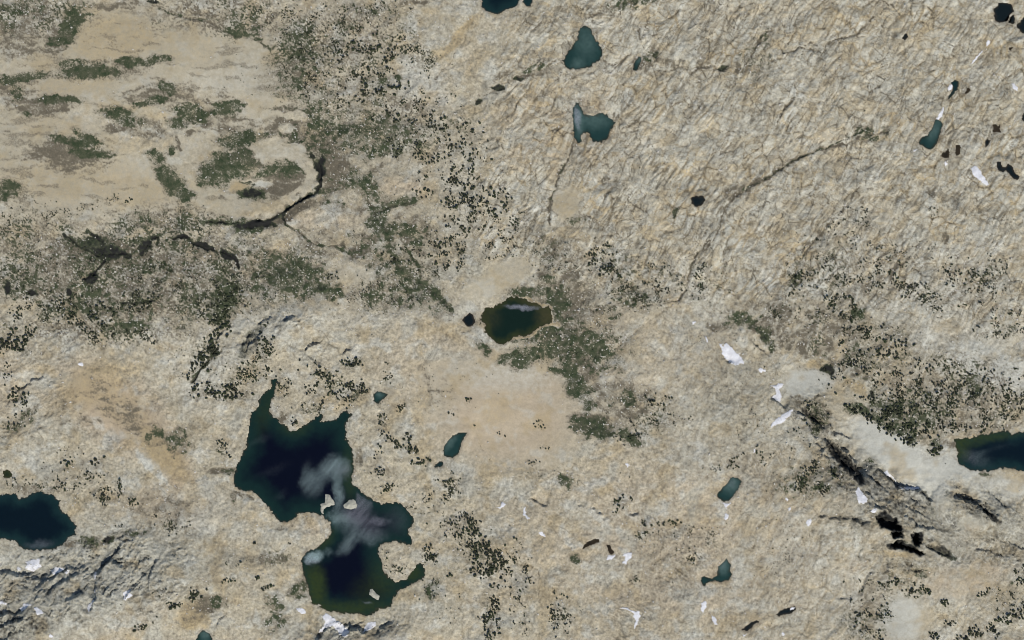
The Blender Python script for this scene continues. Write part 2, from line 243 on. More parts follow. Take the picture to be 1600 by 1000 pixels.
# ------------------------------------------------------------------ DATA: ground cover and rock colour
# class cx cy rx ry angle strength ; g green heath, b brown heath, o ochre, y grey rock, w pale, p pinkish, s smooth,
# k dark wet ground, also shade painted on cliffs, t bare tan again, v extra green-brown mottling, r rugged rock
BLOBS = """
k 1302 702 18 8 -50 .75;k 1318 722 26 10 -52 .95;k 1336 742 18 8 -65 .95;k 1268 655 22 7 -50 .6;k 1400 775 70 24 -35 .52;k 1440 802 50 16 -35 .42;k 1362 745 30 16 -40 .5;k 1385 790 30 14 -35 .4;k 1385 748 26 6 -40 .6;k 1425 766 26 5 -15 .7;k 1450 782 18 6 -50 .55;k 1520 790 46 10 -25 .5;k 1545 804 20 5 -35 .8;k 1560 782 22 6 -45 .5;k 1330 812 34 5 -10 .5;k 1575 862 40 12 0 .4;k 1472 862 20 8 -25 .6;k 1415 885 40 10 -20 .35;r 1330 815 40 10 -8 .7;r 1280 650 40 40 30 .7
k 100 905 130 26 15 .36;k 30 970 60 28 0 .5;k 165 880 22 8 45 .6;k 85 915 50 12 22 .4;k 240 905 12 30 -8 .3;r 60 540 70 50 0 .45;r 40 640 70 50 20 .45;r 240 900 60 60 0 .8;k 395 530 30 10 45 .5;k 385 545 16 8 40 .5;k 450 505 14 6 40 .4;k 600 982 30 10 25 .5;k 505 985 20 10 10 .5;b 110 740 100 24 10 .35;b 260 440 120 60 0 .5
o 150 600 70 30 25 .7;p 180 640 90 44 -35 .9;b 190 645 70 26 -35 .42;o 250 705 56 20 -50 .95;p 260 720 60 22 -50 .8;s 240 700 60 22 -48 .6;w 238 732 34 7 -48 1;o 130 620 60 24 30 .5;b 150 640 100 30 0 .35;b 250 800 60 30 0 .5
y 1400 200 200 140 0 .35;y 1400 380 200 100 0 .4;w 1500 500 110 60 -15 .5;w 1300 440 60 30 0 .4;w 1120 480 40 24 0 .45;y 1130 640 130 90 0 .45;y 560 1000 60 20 0 .6;w 330 560 80 50 0 .35;w 420 510 60 24 0 .5;y 1250 950 80 50 0 .35;y 1290 840 90 50 0 .4
p 880 200 90 60 0 .5;o 830 170 50 50 0 .4;o 880 260 30 70 20 .4;o 560 0 20 4 0 .3;p 450 700 1 1 0 0;b 700 620 14 60 5 .3;b 1070 160 40 30 50 .45;b 1180 200 60 20 50 .42;b 1250 330 60 24 50 .42;b 1160 400 60 40 50 .42;b 1100 340 50 30 50 .4
g 358 260 44 24 25 1;b 400 243 54 18 0 .95;b 445 285 50 22 12 .95;g 440 262 42 12 0 .8;g 382 217 40 12 8 .9;b 345 190 60 20 -8 .7;b 310 165 64 16 -10 .65;b 250 150 60 16 8 .8;b 225 197 42 14 -15 .75;b 112 240 62 24 -5 .95;g 262 275 14 34 35 .9
b 150 110 74 16 3 .8;b 62 165 54 16 3 .8;b 30 60 50 36 0 .7;b 90 62 30 22 40 .85;g 110 40 16 34 -24 1;b 20 140 40 20 0 .7;b 60 205 50 10 0 .4;o 180 60 74 40 0 .65;o 300 75 60 30 0 .35;o 110 133 64 16 5 .5;o 100 280 120 36 0 .5;o 60 190 50 18 0 .4;o 225 300 80 24 8 .5;o 200 225 60 14 0 .4;w 400 115 50 40 0 .3;w 330 125 50 20 0 .3;w 440 240 30 12 0 .3
v 50 25 100 30 0 1;v 350 25 110 30 -5 1;g 380 40 50 18 -15 .45;y 50 20 60 20 0 .5;b 330 340 120 16 5 .5;g 465 100 45 70 -20 .5;b 560 70 90 44 0 .42;b 560 155 80 46 0 .5;g 580 212 84 34 0 .62;b 480 230 60 60 0 .72;g 498 205 36 55 0 .6
b 590 300 90 44 0 .62;b 640 370 54 40 0 .75;b 600 435 96 50 0 .62;g 600 400 60 40 -30 .5;g 455 430 66 34 -10 .8;b 440 400 90 64 0 .62;b 560 482 80 18 0 .4;g 655 450 60 24 -40 .62;b 730 350 60 66 0 .42;b 520 265 30 44 0 1;g 525 305 34 18 0 .6
b 200 430 250 70 0 .55;g 200 445 240 66 0 .42;b 50 385 90 50 0 .5;b 160 393 76 24 -8 1;v 150 505 160 34 0 .85;g 60 470 60 30 0 .45;k 150 384 40 15 -12 .38
b 1300 540 84 50 -20 .7;b 1480 632 110 52 0 .55;b 1310 465 90 40 0 .42;b 1385 545 54 60 0 .5;b 980 440 84 46 0 .36;b 870 392 50 36 0 .5;g 905 540 74 40 -20 .62;b 900 525 84 60 -10 .62;b 882 465 50 36 0 .85;b 965 622 60 40 0 .6;b 1005 652 62 30 0 .5
b 1272 642 26 54 35 .7;g 1262 750 60 26 10 .5;b 1200 705 64 60 0 .35;p 1100 850 270 130 0 .4;p 1000 560 150 60 0 .25;p 700 570 100 60 0 .3;p 60 600 120 60 0 .25;b 1150 560 60 40 -40 .35;b 1215 870 26 70 -28 .35;b 700 850 40 60 20 .3
s 170 110 190 70 0 1;s 60 230 130 60 0 1;s 150 290 160 50 5 1;s 330 90 110 60 0 1;s 400 140 70 60 0 1;s 200 40 90 40 0 .9;s 320 230 60 30 0 .8;s 420 270 90 50 10 .9;s 340 310 90 30 0 .9
g 107 28 11 26 -24 1;g 130 24 14 4 15 .9;b 75 50 28 20 10 .5;g 82 62 12 7 30 .7;g 95 50 10 8 45 .8;b 20 62 22 12 0 .45;b 10 78 12 8 0 .5
g 30 121 42 8 7 1;b 15 140 16 14 0 .7;g 28 143 10 14 0 .7;g 140 112 50 13 0 .95;g 120 100 30 7 -5 .7;g 205 97 20 7 8 1;g 235 99 22 4 6 .8;g 252 93 18 6 -8 .95;b 170 104 30 6 0 .5
g 92 156 34 7 0 .95;b 75 168 36 14 10 .85;g 40 177 8 5 0 .8;g 190 182 32 12 -12 .95;b 180 202 34 8 8 .8;g 236 160 26 7 10 .9;g 258 139 17 9 -20 .95;b 225 142 46 9 8 .6;g 222 164 20 4 15 .7
g 298 177 22 13 -20 1;g 278 192 16 8 0 .8;b 270 172 20 10 0 .6;g 355 169 24 13 12 1;b 350 150 14 10 0 .6;g 378 215 32 9 12 .9;b 395 200 24 12 0 .5;g 345 242 16 5 0 .9;g 388 237 22 6 5 .9
g 112 222 30 7 -6 1;g 137 217 22 8 -30 1;g 140 238 30 8 -6 1;b 85 240 50 12 5 .8;g 240 242 15 6 0 .9;g 268 236 5 8 0 1;b 300 207 8 5 0 .9;b 276 222 4 16 15 .8;b 100 260 34 12 -10 .75;b 120 248 40 12 0 .5
b 235 37 22 14 0 .5;b 150 50 16 20 0 .4;b 180 68 14 8 0 .35;b 262 48 10 10 0 .35;b 220 82 10 8 -60 .55;o 170 50 60 34 0 .4;o 60 90 50 12 0 .3;o 40 140 50 16 0 .3;o 130 225 30 40 0 .2
b 190 8 60 8 0 .7;k 240 3 8 4 0 .8;g 40 12 40 14 -8 .65;v 60 20 60 24 0 .8;v 30 35 40 20 0 .6;b 12 160 20 20 0 .4;b 30 240 20 30 0 .35;b 240 130 30 10 0 .4;b 205 255 10 5 0 .3
v 330 20 90 25 0 .7;v 390 35 30 25 0 .9;g 370 50 25 6 -20 .8;b 300 28 30 5 -10 .6;y 320 10 70 15 0 .4
v 470 90 40 80 -20 1;g 445 52 22 16 0 .5;g 470 90 18 34 -30 .6;g 482 72 14 26 0 .6;g 455 90 12 20 0 .6;g 470 110 20 14 0 .6;v 560 60 90 60 0 .8;v 540 150 80 60 0 .7
g 485 182 12 38 10 .7;g 512 205 30 14 -10 .8;b 500 228 34 20 0 .9;b 512 255 24 28 0 1;g 470 155 16 14 0 .5;g 495 190 10 10 0 .7;b 450 192 44 34 0 .9;g 440 215 40 12 0 .6;g 460 205 14 30 0 .4
t 427 180 20 8 5 1;t 466 179 15 8 5 1;t 446 202 12 6 20 .9;t 425 235 26 20 0 .8;t 425 158 25 6 0 .8;t 462 232 12 10 0 .8
g 560 208 36 14 0 .75;g 592 232 36 14 0 .75;g 602 131 14 9 -20 .9;g 626 121 9 4 -30 1;b 562 172 28 12 -10 .6;b 600 100 30 16 0 .4;b 550 60 20 14 0 .4;b 590 160 24 10 0 .4;g 545 40 22 10 0 .5
g 605 215 30 10 0 .6;v 620 190 60 50 0 .9;v 700 210 60 40 0 .6;g 700 200 40 10 0 .4;g 655 225 20 12 0 .5;b 662 172 8 10 30 .7;b 495 0 20 6 0 .5;g 575 15 60 10 -5 .5;b 640 5 30 6 5 .8;o 630 12 30 10 0 .4
o 715 58 50 7 48 .9;o 740 40 30 6 50 .6;o 685 82 22 7 35 .7;o 745 100 34 12 55 .5;b 785 118 16 6 20 .9;k 778 137 9 4 15 .6;k 745 157 6 3 45 .6;b 762 142 20 4 25 .5;o 785 195 12 34 -25 .5;o 662 182 12 12 0 .5
w 650 128 45 30 -30 .6;w 640 212 45 30 0 .45;w 540 146 12 6 0 .8;w 670 110 30 16 -40 .5;w 640 165 40 12 0 .45;y 720 30 60 30 30 .4;w 700 250 60 24 0 .3;w 660 270 20 14 0 .5
g 985 5 36 9 8 .9;b 950 12 30 5 25 .8;b 990 30 8 6 0 .6;g 1010 -2 14 10 0 .7;b 875 8 14 10 0 .4;o 902 60 7 60 -10 .5;o 862 78 34 18 20 .6;o 830 80 20 20 0 .4;g 832 107 22 5 8 .9;b 815 119 16 5 10 .9;b 850 113 24 7 10 .7;k 808 121 9 3 0 .6
b 1010 100 18 13 30 .8;b 1020 82 10 10 0 .8;b 1030 90 8 6 0 .8;b 1046 92 7 7 0 .8;k 1028 84 5 4 0 .6;b 1155 105 22 9 5 .9;k 1131 108 7 3 0 .5;g 1170 100 20 8 20 .5;g 1190 60 8 24 -25 .5;v 1180 90 30 40 -30 .6
y 1150 50 110 50 30 .35;y 960 45 22 22 0 .4;y 860 150 25 20 0 .4;y 1010 150 40 30 0 .3;b 965 183 7 9 30 .8;w 1080 30 40 30 0 .25;y 820 30 30 20 0 .3;y 1240 120 60 40 45 .4;y 1450 100 60 70 0 .35;y 1360 150 60 30 50 .4;y 1460 20 50 30 0 .4
o 870 225 14 40 -5 .5;o 855 250 36 30 0 .4;o 820 200 24 20 0 .35;s 885 318 22 24 30 .9;o 884 320 20 22 30 .6;y 905 280 24 30 20 .5;b 950 283 16 10 -20 .7;b 980 308 14 8 0 .5;b 982 312 8 12 0 .5;g 1056 332 8 4 50 .8;o 1020 375 45 12 -50 .6;o 1048 400 34 10 10 .6;o 980 280 40 8 50 .4;o 930 260 10 30 30 .4
b 1145 302 26 14 30 .8;b 1120 362 10 12 0 .7;b 1150 300 14 10 30 .7;g 1200 100 14 14 0 .2;g 1362 210 28 12 5 .7;b 1338 206 14 10 0 .8;b 1395 222 44 12 -12 .5;b 1180 185 20 15 30 .4
o 1300 130 8 60 -5 .5;o 1325 158 7 34 -30 .5;o 1292 205 26 26 0 .55;o 1400 32 24 16 -30 .6;o 1375 20 12 12 0 .5;o 1320 25 30 20 45 .3;o 1260 60 40 20 45 .3;b 1450 72 12 8 0 .4;b 1512 160 7 6 0 .5;o 1510 165 8 20 -25 .4;o 1410 70 20 10 0 .3
b 1455 297 30 8 -35 .7;y 1455 297 30 12 -35 .5;o 1375 298 8 16 0 .5;o 1296 288 5 26 -20 .6;o 1390 322 20 14 60 .7;o 1388 340 8 24 0 .4;o 1358 405 6 60 -3 .5;o 1225 372 26 20 45 .6;b 1345 322 22 24 0 .4;b 1285 362 9 8 40 .9;b 1262 388 9 12 20 .9;g 1245 432 10 14 0 .7;w 1273 455 20 20 0 .9;w 1202 432 16 26 0 .8;w 1250 300 8 12 0 .5;b 1385 404 18 10 30 .8;b 1395 425 7 14 -35 .9;b 1475 374 8 10 0 .8;o 1490 362 10 8 0 .9;w 1490 350 20 8 -30 .5;y 1300 280 40 30 45 .4;y 1540 340 70 50 0 .4
b 1215 487 24 18 0 .9;b 1180 480 30 14 0 .6;b 1285 490 34 10 0 .8;g 1340 490 14 12 0 .9;v 1330 430 70 50 0 .7;v 1440 440 110 30 -12 .5;v 1540 430 60 50 0 .4;b 1375 430 30 8 0 .7;k 1245 440 6 8 0 .3;v 1245 430 25 40 0 .7;g 1160 500 30 14 0 .8
v 860 400 55 34 0 .7;b 858 388 34 22 0 .75;b 890 375 20 12 0 .5;g 905 345 18 9 0 .6;t 910 362 16 14 -30 1;o 908 368 14 16 -40 .5;b 850 345 8 30 0 .3
g 828 456 36 7 0 .9;b 828 458 32 5 0 .5;g 875 470 24 22 0 .95;b 885 460 22 14 0 .7;g 858 440 12 8 0 .8;b 850 426 12 12 0 .8;b 895 428 14 12 0 .9;b 925 458 9 14 0 .8;b 932 483 14 8 0 .8;g 957 490 14 12 0 .6;b 808 445 6 14 0 .5;b 820 438 6 10 0 .5
v 980 430 80 40 0 .7;b 985 412 26 12 -20 .6;g 985 466 40 18 -15 .6;w 960 440 16 12 0 .6;g 865 490 16 22 0 .85;y 1060 440 50 40 40 .3;v 1090 430 40 50 30 .6;w 1190 440 30 20 0 .35;w 1110 480 30 20 0 .3
g 850 520 50 16 0 .8;g 862 545 34 16 15 .95;g 824 555 22 13 10 1;g 812 568 16 10 0 .9;g 900 535 36 24 -20 .8;g 934 548 22 16 -20 1;g 895 582 26 12 -50 1;g 905 607 20 14 -20 1;g 870 580 12 5 0 .95;g 918 632 10 14 0 .7;v 900 530 80 50 -20 .7;w 905 590 14 7 -10 .9;w 785 545 18 8 30 .3
b 932 664 32 15 -10 1;g 928 668 34 17 -10 .85;k 935 666 30 13 -10 .3;g 977 622 14 13 0 .8;b 985 615 20 12 0 .6;b 988 650 16 9 0 .9;g 951 625 8 8 0 .6;b 1000 640 24 16 0 .5;g 985 685 18 9 -30 .9;v 1010 650 50 36 0 .6;b 1030 600 60 30 40 .3;b 1100 600 50 30 40 .35
g 752 542 12 8 -30 .9;g 760 550 10 8 0 .7;g 790 562 14 6 10 .9;w 790 590 70 24 0 .45;w 750 520 30 10 -40 .7;w 745 480 14 12 0 .3;b 735 500 18 18 0 .5;b 690 505 20 10 0 .3
s 790 640 110 80 0 1;s 720 600 60 40 0 .9;s 840 690 60 40 0 .9;p 790 650 100 70 0 .7;p 840 620 50 40 0 .6;o 775 640 26 28 0 .45;o 800 620 20 20 0 .3;o 850 690 30 16 30 .2
y 1150 655 90 70 0 .5;y 1090 720 60 34 0 .5;b 668 600 5 50 3 .6;b 680 618 14 20 20 .5;b 668 575 12 10 0 .4;o 658 635 14 30 0 .55;o 655 575 10 20 0 .3;o 640 500 30 30 0 .2;w 1065 540 14 24 0 .5;o 1085 525 20 14 0 .5
b 1120 510 22 10 0 .7;b 1205 512 34 15 -10 .9;g 1200 530 6 16 20 1;k 1195 527 5 14 20 .4;b 1230 535 28 12 40 .8;b 1265 550 30 14 -30 .85;o 1278 568 22 8 0 .9;k 1291 576 11 9 -30 .85;b 1291 576 12 10 0 1;o 1310 545 14 22 0 .6;o 1336 605 22 8 -55 .9;b 1340 590 14 20 0 .8;k 1360 615 6 4 -30 .9;v 1300 530 60 50 0 .9;v 1370 560 60 60 0 .7;b 1375 520 20 24 0 .4
w 1530 565 75 34 -20 .85;w 1470 530 60 26 0 .65;w 1400 520 26 14 0 .4;w 1595 585 30 30 0 .8;s 1550 570 60 30 -20 .5;w 1380 480 50 10 0 .45;w 1430 500 40 16 0 .4;w 1500 480 50 16 0 .3;w 1340 500 10 6 0 .4
w 1262 600 38 22 10 .85;s 1265 600 40 26 0 1;s 1310 630 36 22 0 .7;p 1280 595 20 10 0 .5;s 1340 690 50 34 -30 .9;w 1345 690 50 40 -35 .5;s 1400 710 60 30 -35 1;w 1410 715 60 34 -35 1;s 1480 750 70 36 0 1;w 1470 740 74 36 20 1;s 1560 760 60 20 0 .8;w 1560 765 50 20 0 .7
g 1400 655 50 22 -30 .75;g 1342 644 24 8 -25 1;g 1376 658 26 9 -40 1;g 1422 690 11 10 0 1;g 1432 655 36 18 0 .7;v 1440 630 90 40 0 1;v 1500 610 90 60 0 .9;b 1440 635 50 22 20 .6;b 1500 640 50 24 0 .5;b 1385 612 50 26 0 .5;b 1472 700 26 12 15 .9;g 1460 700 9 14 0 .9;g 1520 602 14 18 0 .8;b 1530 665 60 8 0 .6;v 1560 630 50 40 0 .8;b 1540 675 50 4 8 .7;g 1542 743 9 5 0 .8
r 1310 720 60 28 -48 1;y 1320 710 60 30 -45 .6;g 1272 668 14 9 -40 .8;g 1280 645 12 24 30 .6;b 1270 640 20 30 20 .5;r 1265 655 20 36 30 .8;k 1316 712 34 7 -50 .75;k 1335 738 14 6 -75 .7;g 1367 716 14 5 25 .8;v 1320 695 30 10 0 .4
r 1400 790 80 36 -35 1;y 1410 790 80 44 -35 .9;r 1540 790 60 26 -25 1;y 1540 795 60 34 -20 .8;r 1570 855 60 24 0 .9;y 1570 855 60 24 0 .8;r 1400 870 50 22 0 .7;y 1400 860 50 16 0 .4;r 1470 830 50 30 0 .8;y 1470 830 50 30 0 .7;b 1470 863 20 7 -25 .9;k 1470 860 16 5 -25 .5;o 1396 776 12 10 0 .8;o 1388 795 8 8 0 .6;b 1400 880 60 14 -20 .4
k 1378 811 16 12 -10 1;k 1393 820 12 9 -30 1;k 1400 833 12 6 0 1;k 1429 840 11 12 -20 1;k 1398 850 14 6 10 1;k 1420 857 20 6 -22 1;t 1413 833 6 8 0 .9;o 1413 831 6 12 0 .6;o 1395 864 40 5 -8 .8;k 1389 797 5 2 0 .8
s 1500 825 60 10 40 1;s 1560 790 50 10 38 1;s 1440 865 40 6 -3 .8;p 1530 815 50 9 38 .5;s 1410 965 40 40 0 1;w 1410 965 38 38 0 .75;p 1510 900 70 30 10 .6;s 1500 910 60 22 10 .5;p 1320 892 34 14 20 .8;w 1290 860 50 30 0 .35;y 1290 830 60 40 0 .45;y 1320 930 60 30 20 .5;r 1180 700 60 60 0 .35;w 1245 820 30 20 0 .2
b 1386 914 22 14 0 .6;v 1390 910 40 20 0 .6;b 1350 965 22 40 -20 .55;v 1350 960 40 50 -25 .7;g 1570 925 26 20 30 .35;o 1560 930 30 22 30 .5;o 1510 915 24 30 40 .35;v 1570 960 50 20 25 .5;b 1250 760 60 12 10 .4;g 1255 757 30 8 0 .5;v 1280 750 70 24 20 .6;b 1215 870 30 70 -20 .3;o 1210 920 30 16 30 .4;y 1250 980 70 24 0 .25
v 430 420 100 40 0 .8;g 455 427 45 24 -18 .85;b 440 403 40 10 -10 .6;t 434 374 28 13 5 1;g 410 450 36 14 0 .6;b 405 380 14 20 0 .5;g 508 455 20 12 -30 1;k 505 450 8 6 0 .4;g 528 457 8 8 0 .9;b 530 442 20 8 0 .6;g 570 290 34 18 -30 .8;g 560 280 50 14 0 .6;b 590 272 20 20 0 .6;b 480 316 26 8 0 .7;t 540 307 26 10 0 .8;t 630 292 40 16 -10 .9;p 630 292 34 14 0 .5;t 500 342 60 16 -10 .7;p 500 342 50 14 0 .4
g 590 335 14 22 -40 .9;g 627 317 32 5 15 1;b 615 318 20 8 10 .5;g 622 360 38 12 0 .85;g 652 376 10 14 0 1;b 574 372 16 12 0 .9;b 560 395 18 11 20 1;b 552 415 10 14 0 .6;g 632 425 18 12 -30 .9;g 676 458 24 12 -40 .85;g 604 462 40 18 0 .65;b 590 448 44 18 0 .5;v 610 440 90 50 0 .7;t 552 430 26 16 0 .9;s 552 430 26 16 0 .6;g 640 473 14 8 0 .6;b 540 370 60 8 -20 .4;b 515 365 14 10 0 .6;v 640 380 60 60 0 .5
t 780 432 60 22 25 .8;s 780 435 60 20 30 .9;o 790 440 40 14 30 .25;y 620 485 60 14 0 .4;w 560 500 60 14 0 .4;w 470 500 50 30 0 .5;y 450 500 40 30 0 .5;p 560 560 1 1 0 0;w 660 490 60 20 0 .3;v 730 350 80 80 0 .4;b 760 320 30 14 0 .4;b 685 345 30 20 0 .3
g 420 268 30 9 10 .9;b 430 287 44 12 15 .75;g 435 270 40 14 0 .5;t 411 289 15 5 0 1;w 411 290 12 4 0 .6;g 355 266 36 20 20 1;o 374 293 12 7 0 1;k 394 303 12 5 0 .5;g 398 304 18 9 0 .9;b 350 248 40 12 0 .4;g 254 268 8 20 25 1;g 276 298 28 11 -38 1;g 290 306 16 8 0 .8;g 313 284 9 8 0 .95;b 335 262 30 5 40 .8;b 345 308 6 5 0 .8;k 388 288 14 3 -10 .4
g 18 295 22 14 20 .85;g 4 312 10 8 0 .9;v 20 300 34 24 0 .8;b 30 310 20 20 0 .4;k 402 352 26 6 6 1;g 388 358 22 10 0 1;k 386 352 22 4 0 .8;g 350 345 40 5 0 .8;k 500 262 5 20 -8 1;b 512 258 14 20 0 1
v 200 430 260 80 0 1;v 60 380 90 50 0 .9;v 260 350 100 34 0 .9;g 225 342 36 16 0 .5;b 205 335 30 10 0 .5;g 290 345 14 18 0 .7;b 250 440 60 20 0 .4;g 60 410 60 30 0 .4;g 150 480 60 20 0 .6;b 60 360 60 14 0 .4;g 240 420 34 10 0 .7;g 280 410 30 14 0 .4;g 120 450 60 14 0 .5;g 350 472 20 34 -15 1;g 335 495 16 12 0 .9;g 300 440 40 14 0 .4;g 370 430 14 20 0 .5;v 400 480 50 30 0 .5
k 148 380 24 11 -15 .5;g 150 384 32 14 -15 1;b 135 378 30 12 0 .6;k 170 394 24 9 0 .75;g 158 385 14 9 0 1;k 228 384 12 9 20 .8;k 290 370 9 4 -10 1;k 320 386 14 4 -25 .9;k 356 398 12 6 -5 1;k 9 450 4 9 0 .9;k 50 459 9 4 0 .9;k 104 457 6 7 0 .95;k 143 434 12 5 40 .9;g 146 455 12 8 0 .8;k 200 397 12 4 -10 .8;k 215 472 30 3 5 .7
t 30 485 24 16 0 .9;o 30 480 20 10 0 .3;v 60 520 70 34 0 .5;v 230 515 90 24 0 .8;g 200 510 34 10 15 .9;b 205 505 40 8 10 .5;w 310 590 40 40 0 .55;w 335 540 30 40 30 .4;y 70 545 60 30 0 .5;w 350 620 40 16 0 .3;v 350 610 50 18 0 .9;v 330 550 30 50 30 .6
p 150 610 80 40 -30 .5;o 130 590 50 18 20 .5;o 190 640 60 24 -35 .6;p 180 650 60 30 -35 .6;o 265 715 60 14 -50 .8;p 235 700 50 16 -50 .6;s 200 670 60 20 -40 .5;w 240 735 28 6 -50 .9;b 100 630 60 8 25 .5;b 140 655 60 9 10 .5;g 245 675 10 8 -50 .95;g 275 690 18 22 30 .7;g 233 685 6 8 0 .95;b 345 736 22 5 12 .9;g 355 736 12 5 0 .8;y 50 690 80 40 20 .45;g 30 660 30 14 30 .5;b 40 645 40 8 30 .6;b 170 600 60 14 0 .3;b 300 660 20 40 30 .3
r 130 900 150 60 15 1;y 140 900 160 70 10 1;y 40 960 80 50 0 .9;r 30 960 80 40 0 1;b 240 790 60 24 0 .6;p 250 790 60 30 0 .4;o 275 765 18 34 -10 .3;w 325 800 40 40 0 .5;o 340 790 20 40 0 .3;g 136 848 16 8 0 .95;b 115 850 30 7 0 .6;g 200 832 34 5 5 .6;k 167 841 9 4 15 .9;g 170 842 12 5 10 .9;y 240 850 60 30 0 .5;o 305 960 24 20 40 .85;b 330 940 18 12 20 1;g 335 935 14 8 30 .6;b 300 955 22 8 60 .5;o 342 890 9 40 5 .6;b 340 880 8 40 8 .4;b 60 765 50 12 0 .6;v 70 760 60 12 0 .6;v 160 770 60 24 0 .5;g 358 780 10 20 0 .3;p 210 960 60 30 30 .3
y 500 990 60 24 0 .8;r 520 990 60 20 10 1;y 580 985 60 20 20 .6;r 600 980 40 14 20 .8;g 435 955 14 26 15 .7;g 428 975 20 14 0 .6;b 420 872 44 9 0 .7;v 420 870 60 16 0 .6;o 410 888 30 12 0 .45;g 468 922 14 14 0 .8;b 476 905 10 24 0 .7;g 674 922 12 18 -20 .6;g 560 745 1 1 0 0;b 380 773 24 5 -25 .9;b 430 765 1 1 0 0;b 440 655 12 10 -60 .8;p 432 662 8 6 0 .6;y 660 960 60 30 0 .35;b 560 712 6 16 0 .7;g 605 740 10 8 0 .3;v 700 760 40 40 0 .4;v 750 860 60 60 -50 .5;b 430 822 24 4 0 .6;p 480 820 30 14 0 .4
o 852 940 12 60 0 .6;o 850 880 14 60 0 .4;o 640 760 30 20 0 .2;g 885 753 12 8 -40 .9;g 822 740 30 6 -10 .3;b 815 735 40 6 0 .5;v 860 745 60 14 -10 .6;g 900 872 9 7 -50 .9;o 905 865 16 8 0 .5;o 960 920 40 10 40 .5;b 985 927 24 6 40 .4;y 900 810 30 24 0 .5;y 870 960 50 34 30 .4;y 960 890 60 26 0 .5;y 1060 910 24 30 0 .4;r 1050 900 30 24 0 .5;r 980 970 60 30 0 .5;b 880 915 30 14 0 .4;y 1000 800 60 30 0 .4;o 1090 800 20 30 20 .35;o 1180 800 40 40 40 .25;b 1060 840 60 24 0 .3;v 1070 850 70 40 0 .5;b 1120 800 1 1 0 0;r 1150 640 60 40 -45 .4;b 1085 725 50 5 -20 .4
r 440 525 60 30 30 .7;y 430 525 50 24 30 .6;r 500 545 40 20 0 .6;y 490 550 40 14 0 .4;r 370 530 30 40 30 .4;k 1395 780 75 26 -35 .2;b 325 944 26 15 15 1;g 338 940 12 10 10 .8;o 302 965 26 14 40 1;o 320 972 14 10 0 .8;w 411 289 15 5 0 .7;k 394 303 15 6 -5 .75;g 394 304 20 9 -5 1;o 374 292 13 7 0 1;t 374 292 10 5 0 .9;t 1274 566 20 9 0 .85;t 1375 690 54 22 -35 .95;t 1455 728 50 26 10 .95;w 1378 692 56 26 -35 1;w 1450 728 62 34 10 1;s 1378 692 56 26 -35 1;s 180 640 84 30 -35 .85;b 195 648 80 24 -35 .62;b 150 605 40 18 20 .45;b 885 475 40 30 0 1;b 890 530 60 30 -10 .95;b 905 575 40 30 -40 .9;b 930 664 36 18 -10 1.15;g 928 668 34 16 -10 1.1;b 985 630 40 30 0 .75;y 1450 830 90 50 -20 .6;y 1300 900 110 60 0 .45;y 70 900 160 60 10 .9;v 120 420 140 50 0 1;b 130 430 140 50 0 .72;b 280 400 110 40 0 .65;b 200 470 160 30 0 .6;y 200 430 200 50 0 .5;t 1342 602 16 8 -55 .8;t 1310 548 10 16 0 .6;t 1262 600 34 18 10 .9;t 1400 715 60 24 -35 .9;t 1465 745 50 20 10 .8;g 1202 528 7 15 20 1;g 1200 520 12 10 0 .9;b 1291 576 11 9 -30 1;b 1002 98 16 14 40 .9;g 1018 88 10 8 0 .8
"""
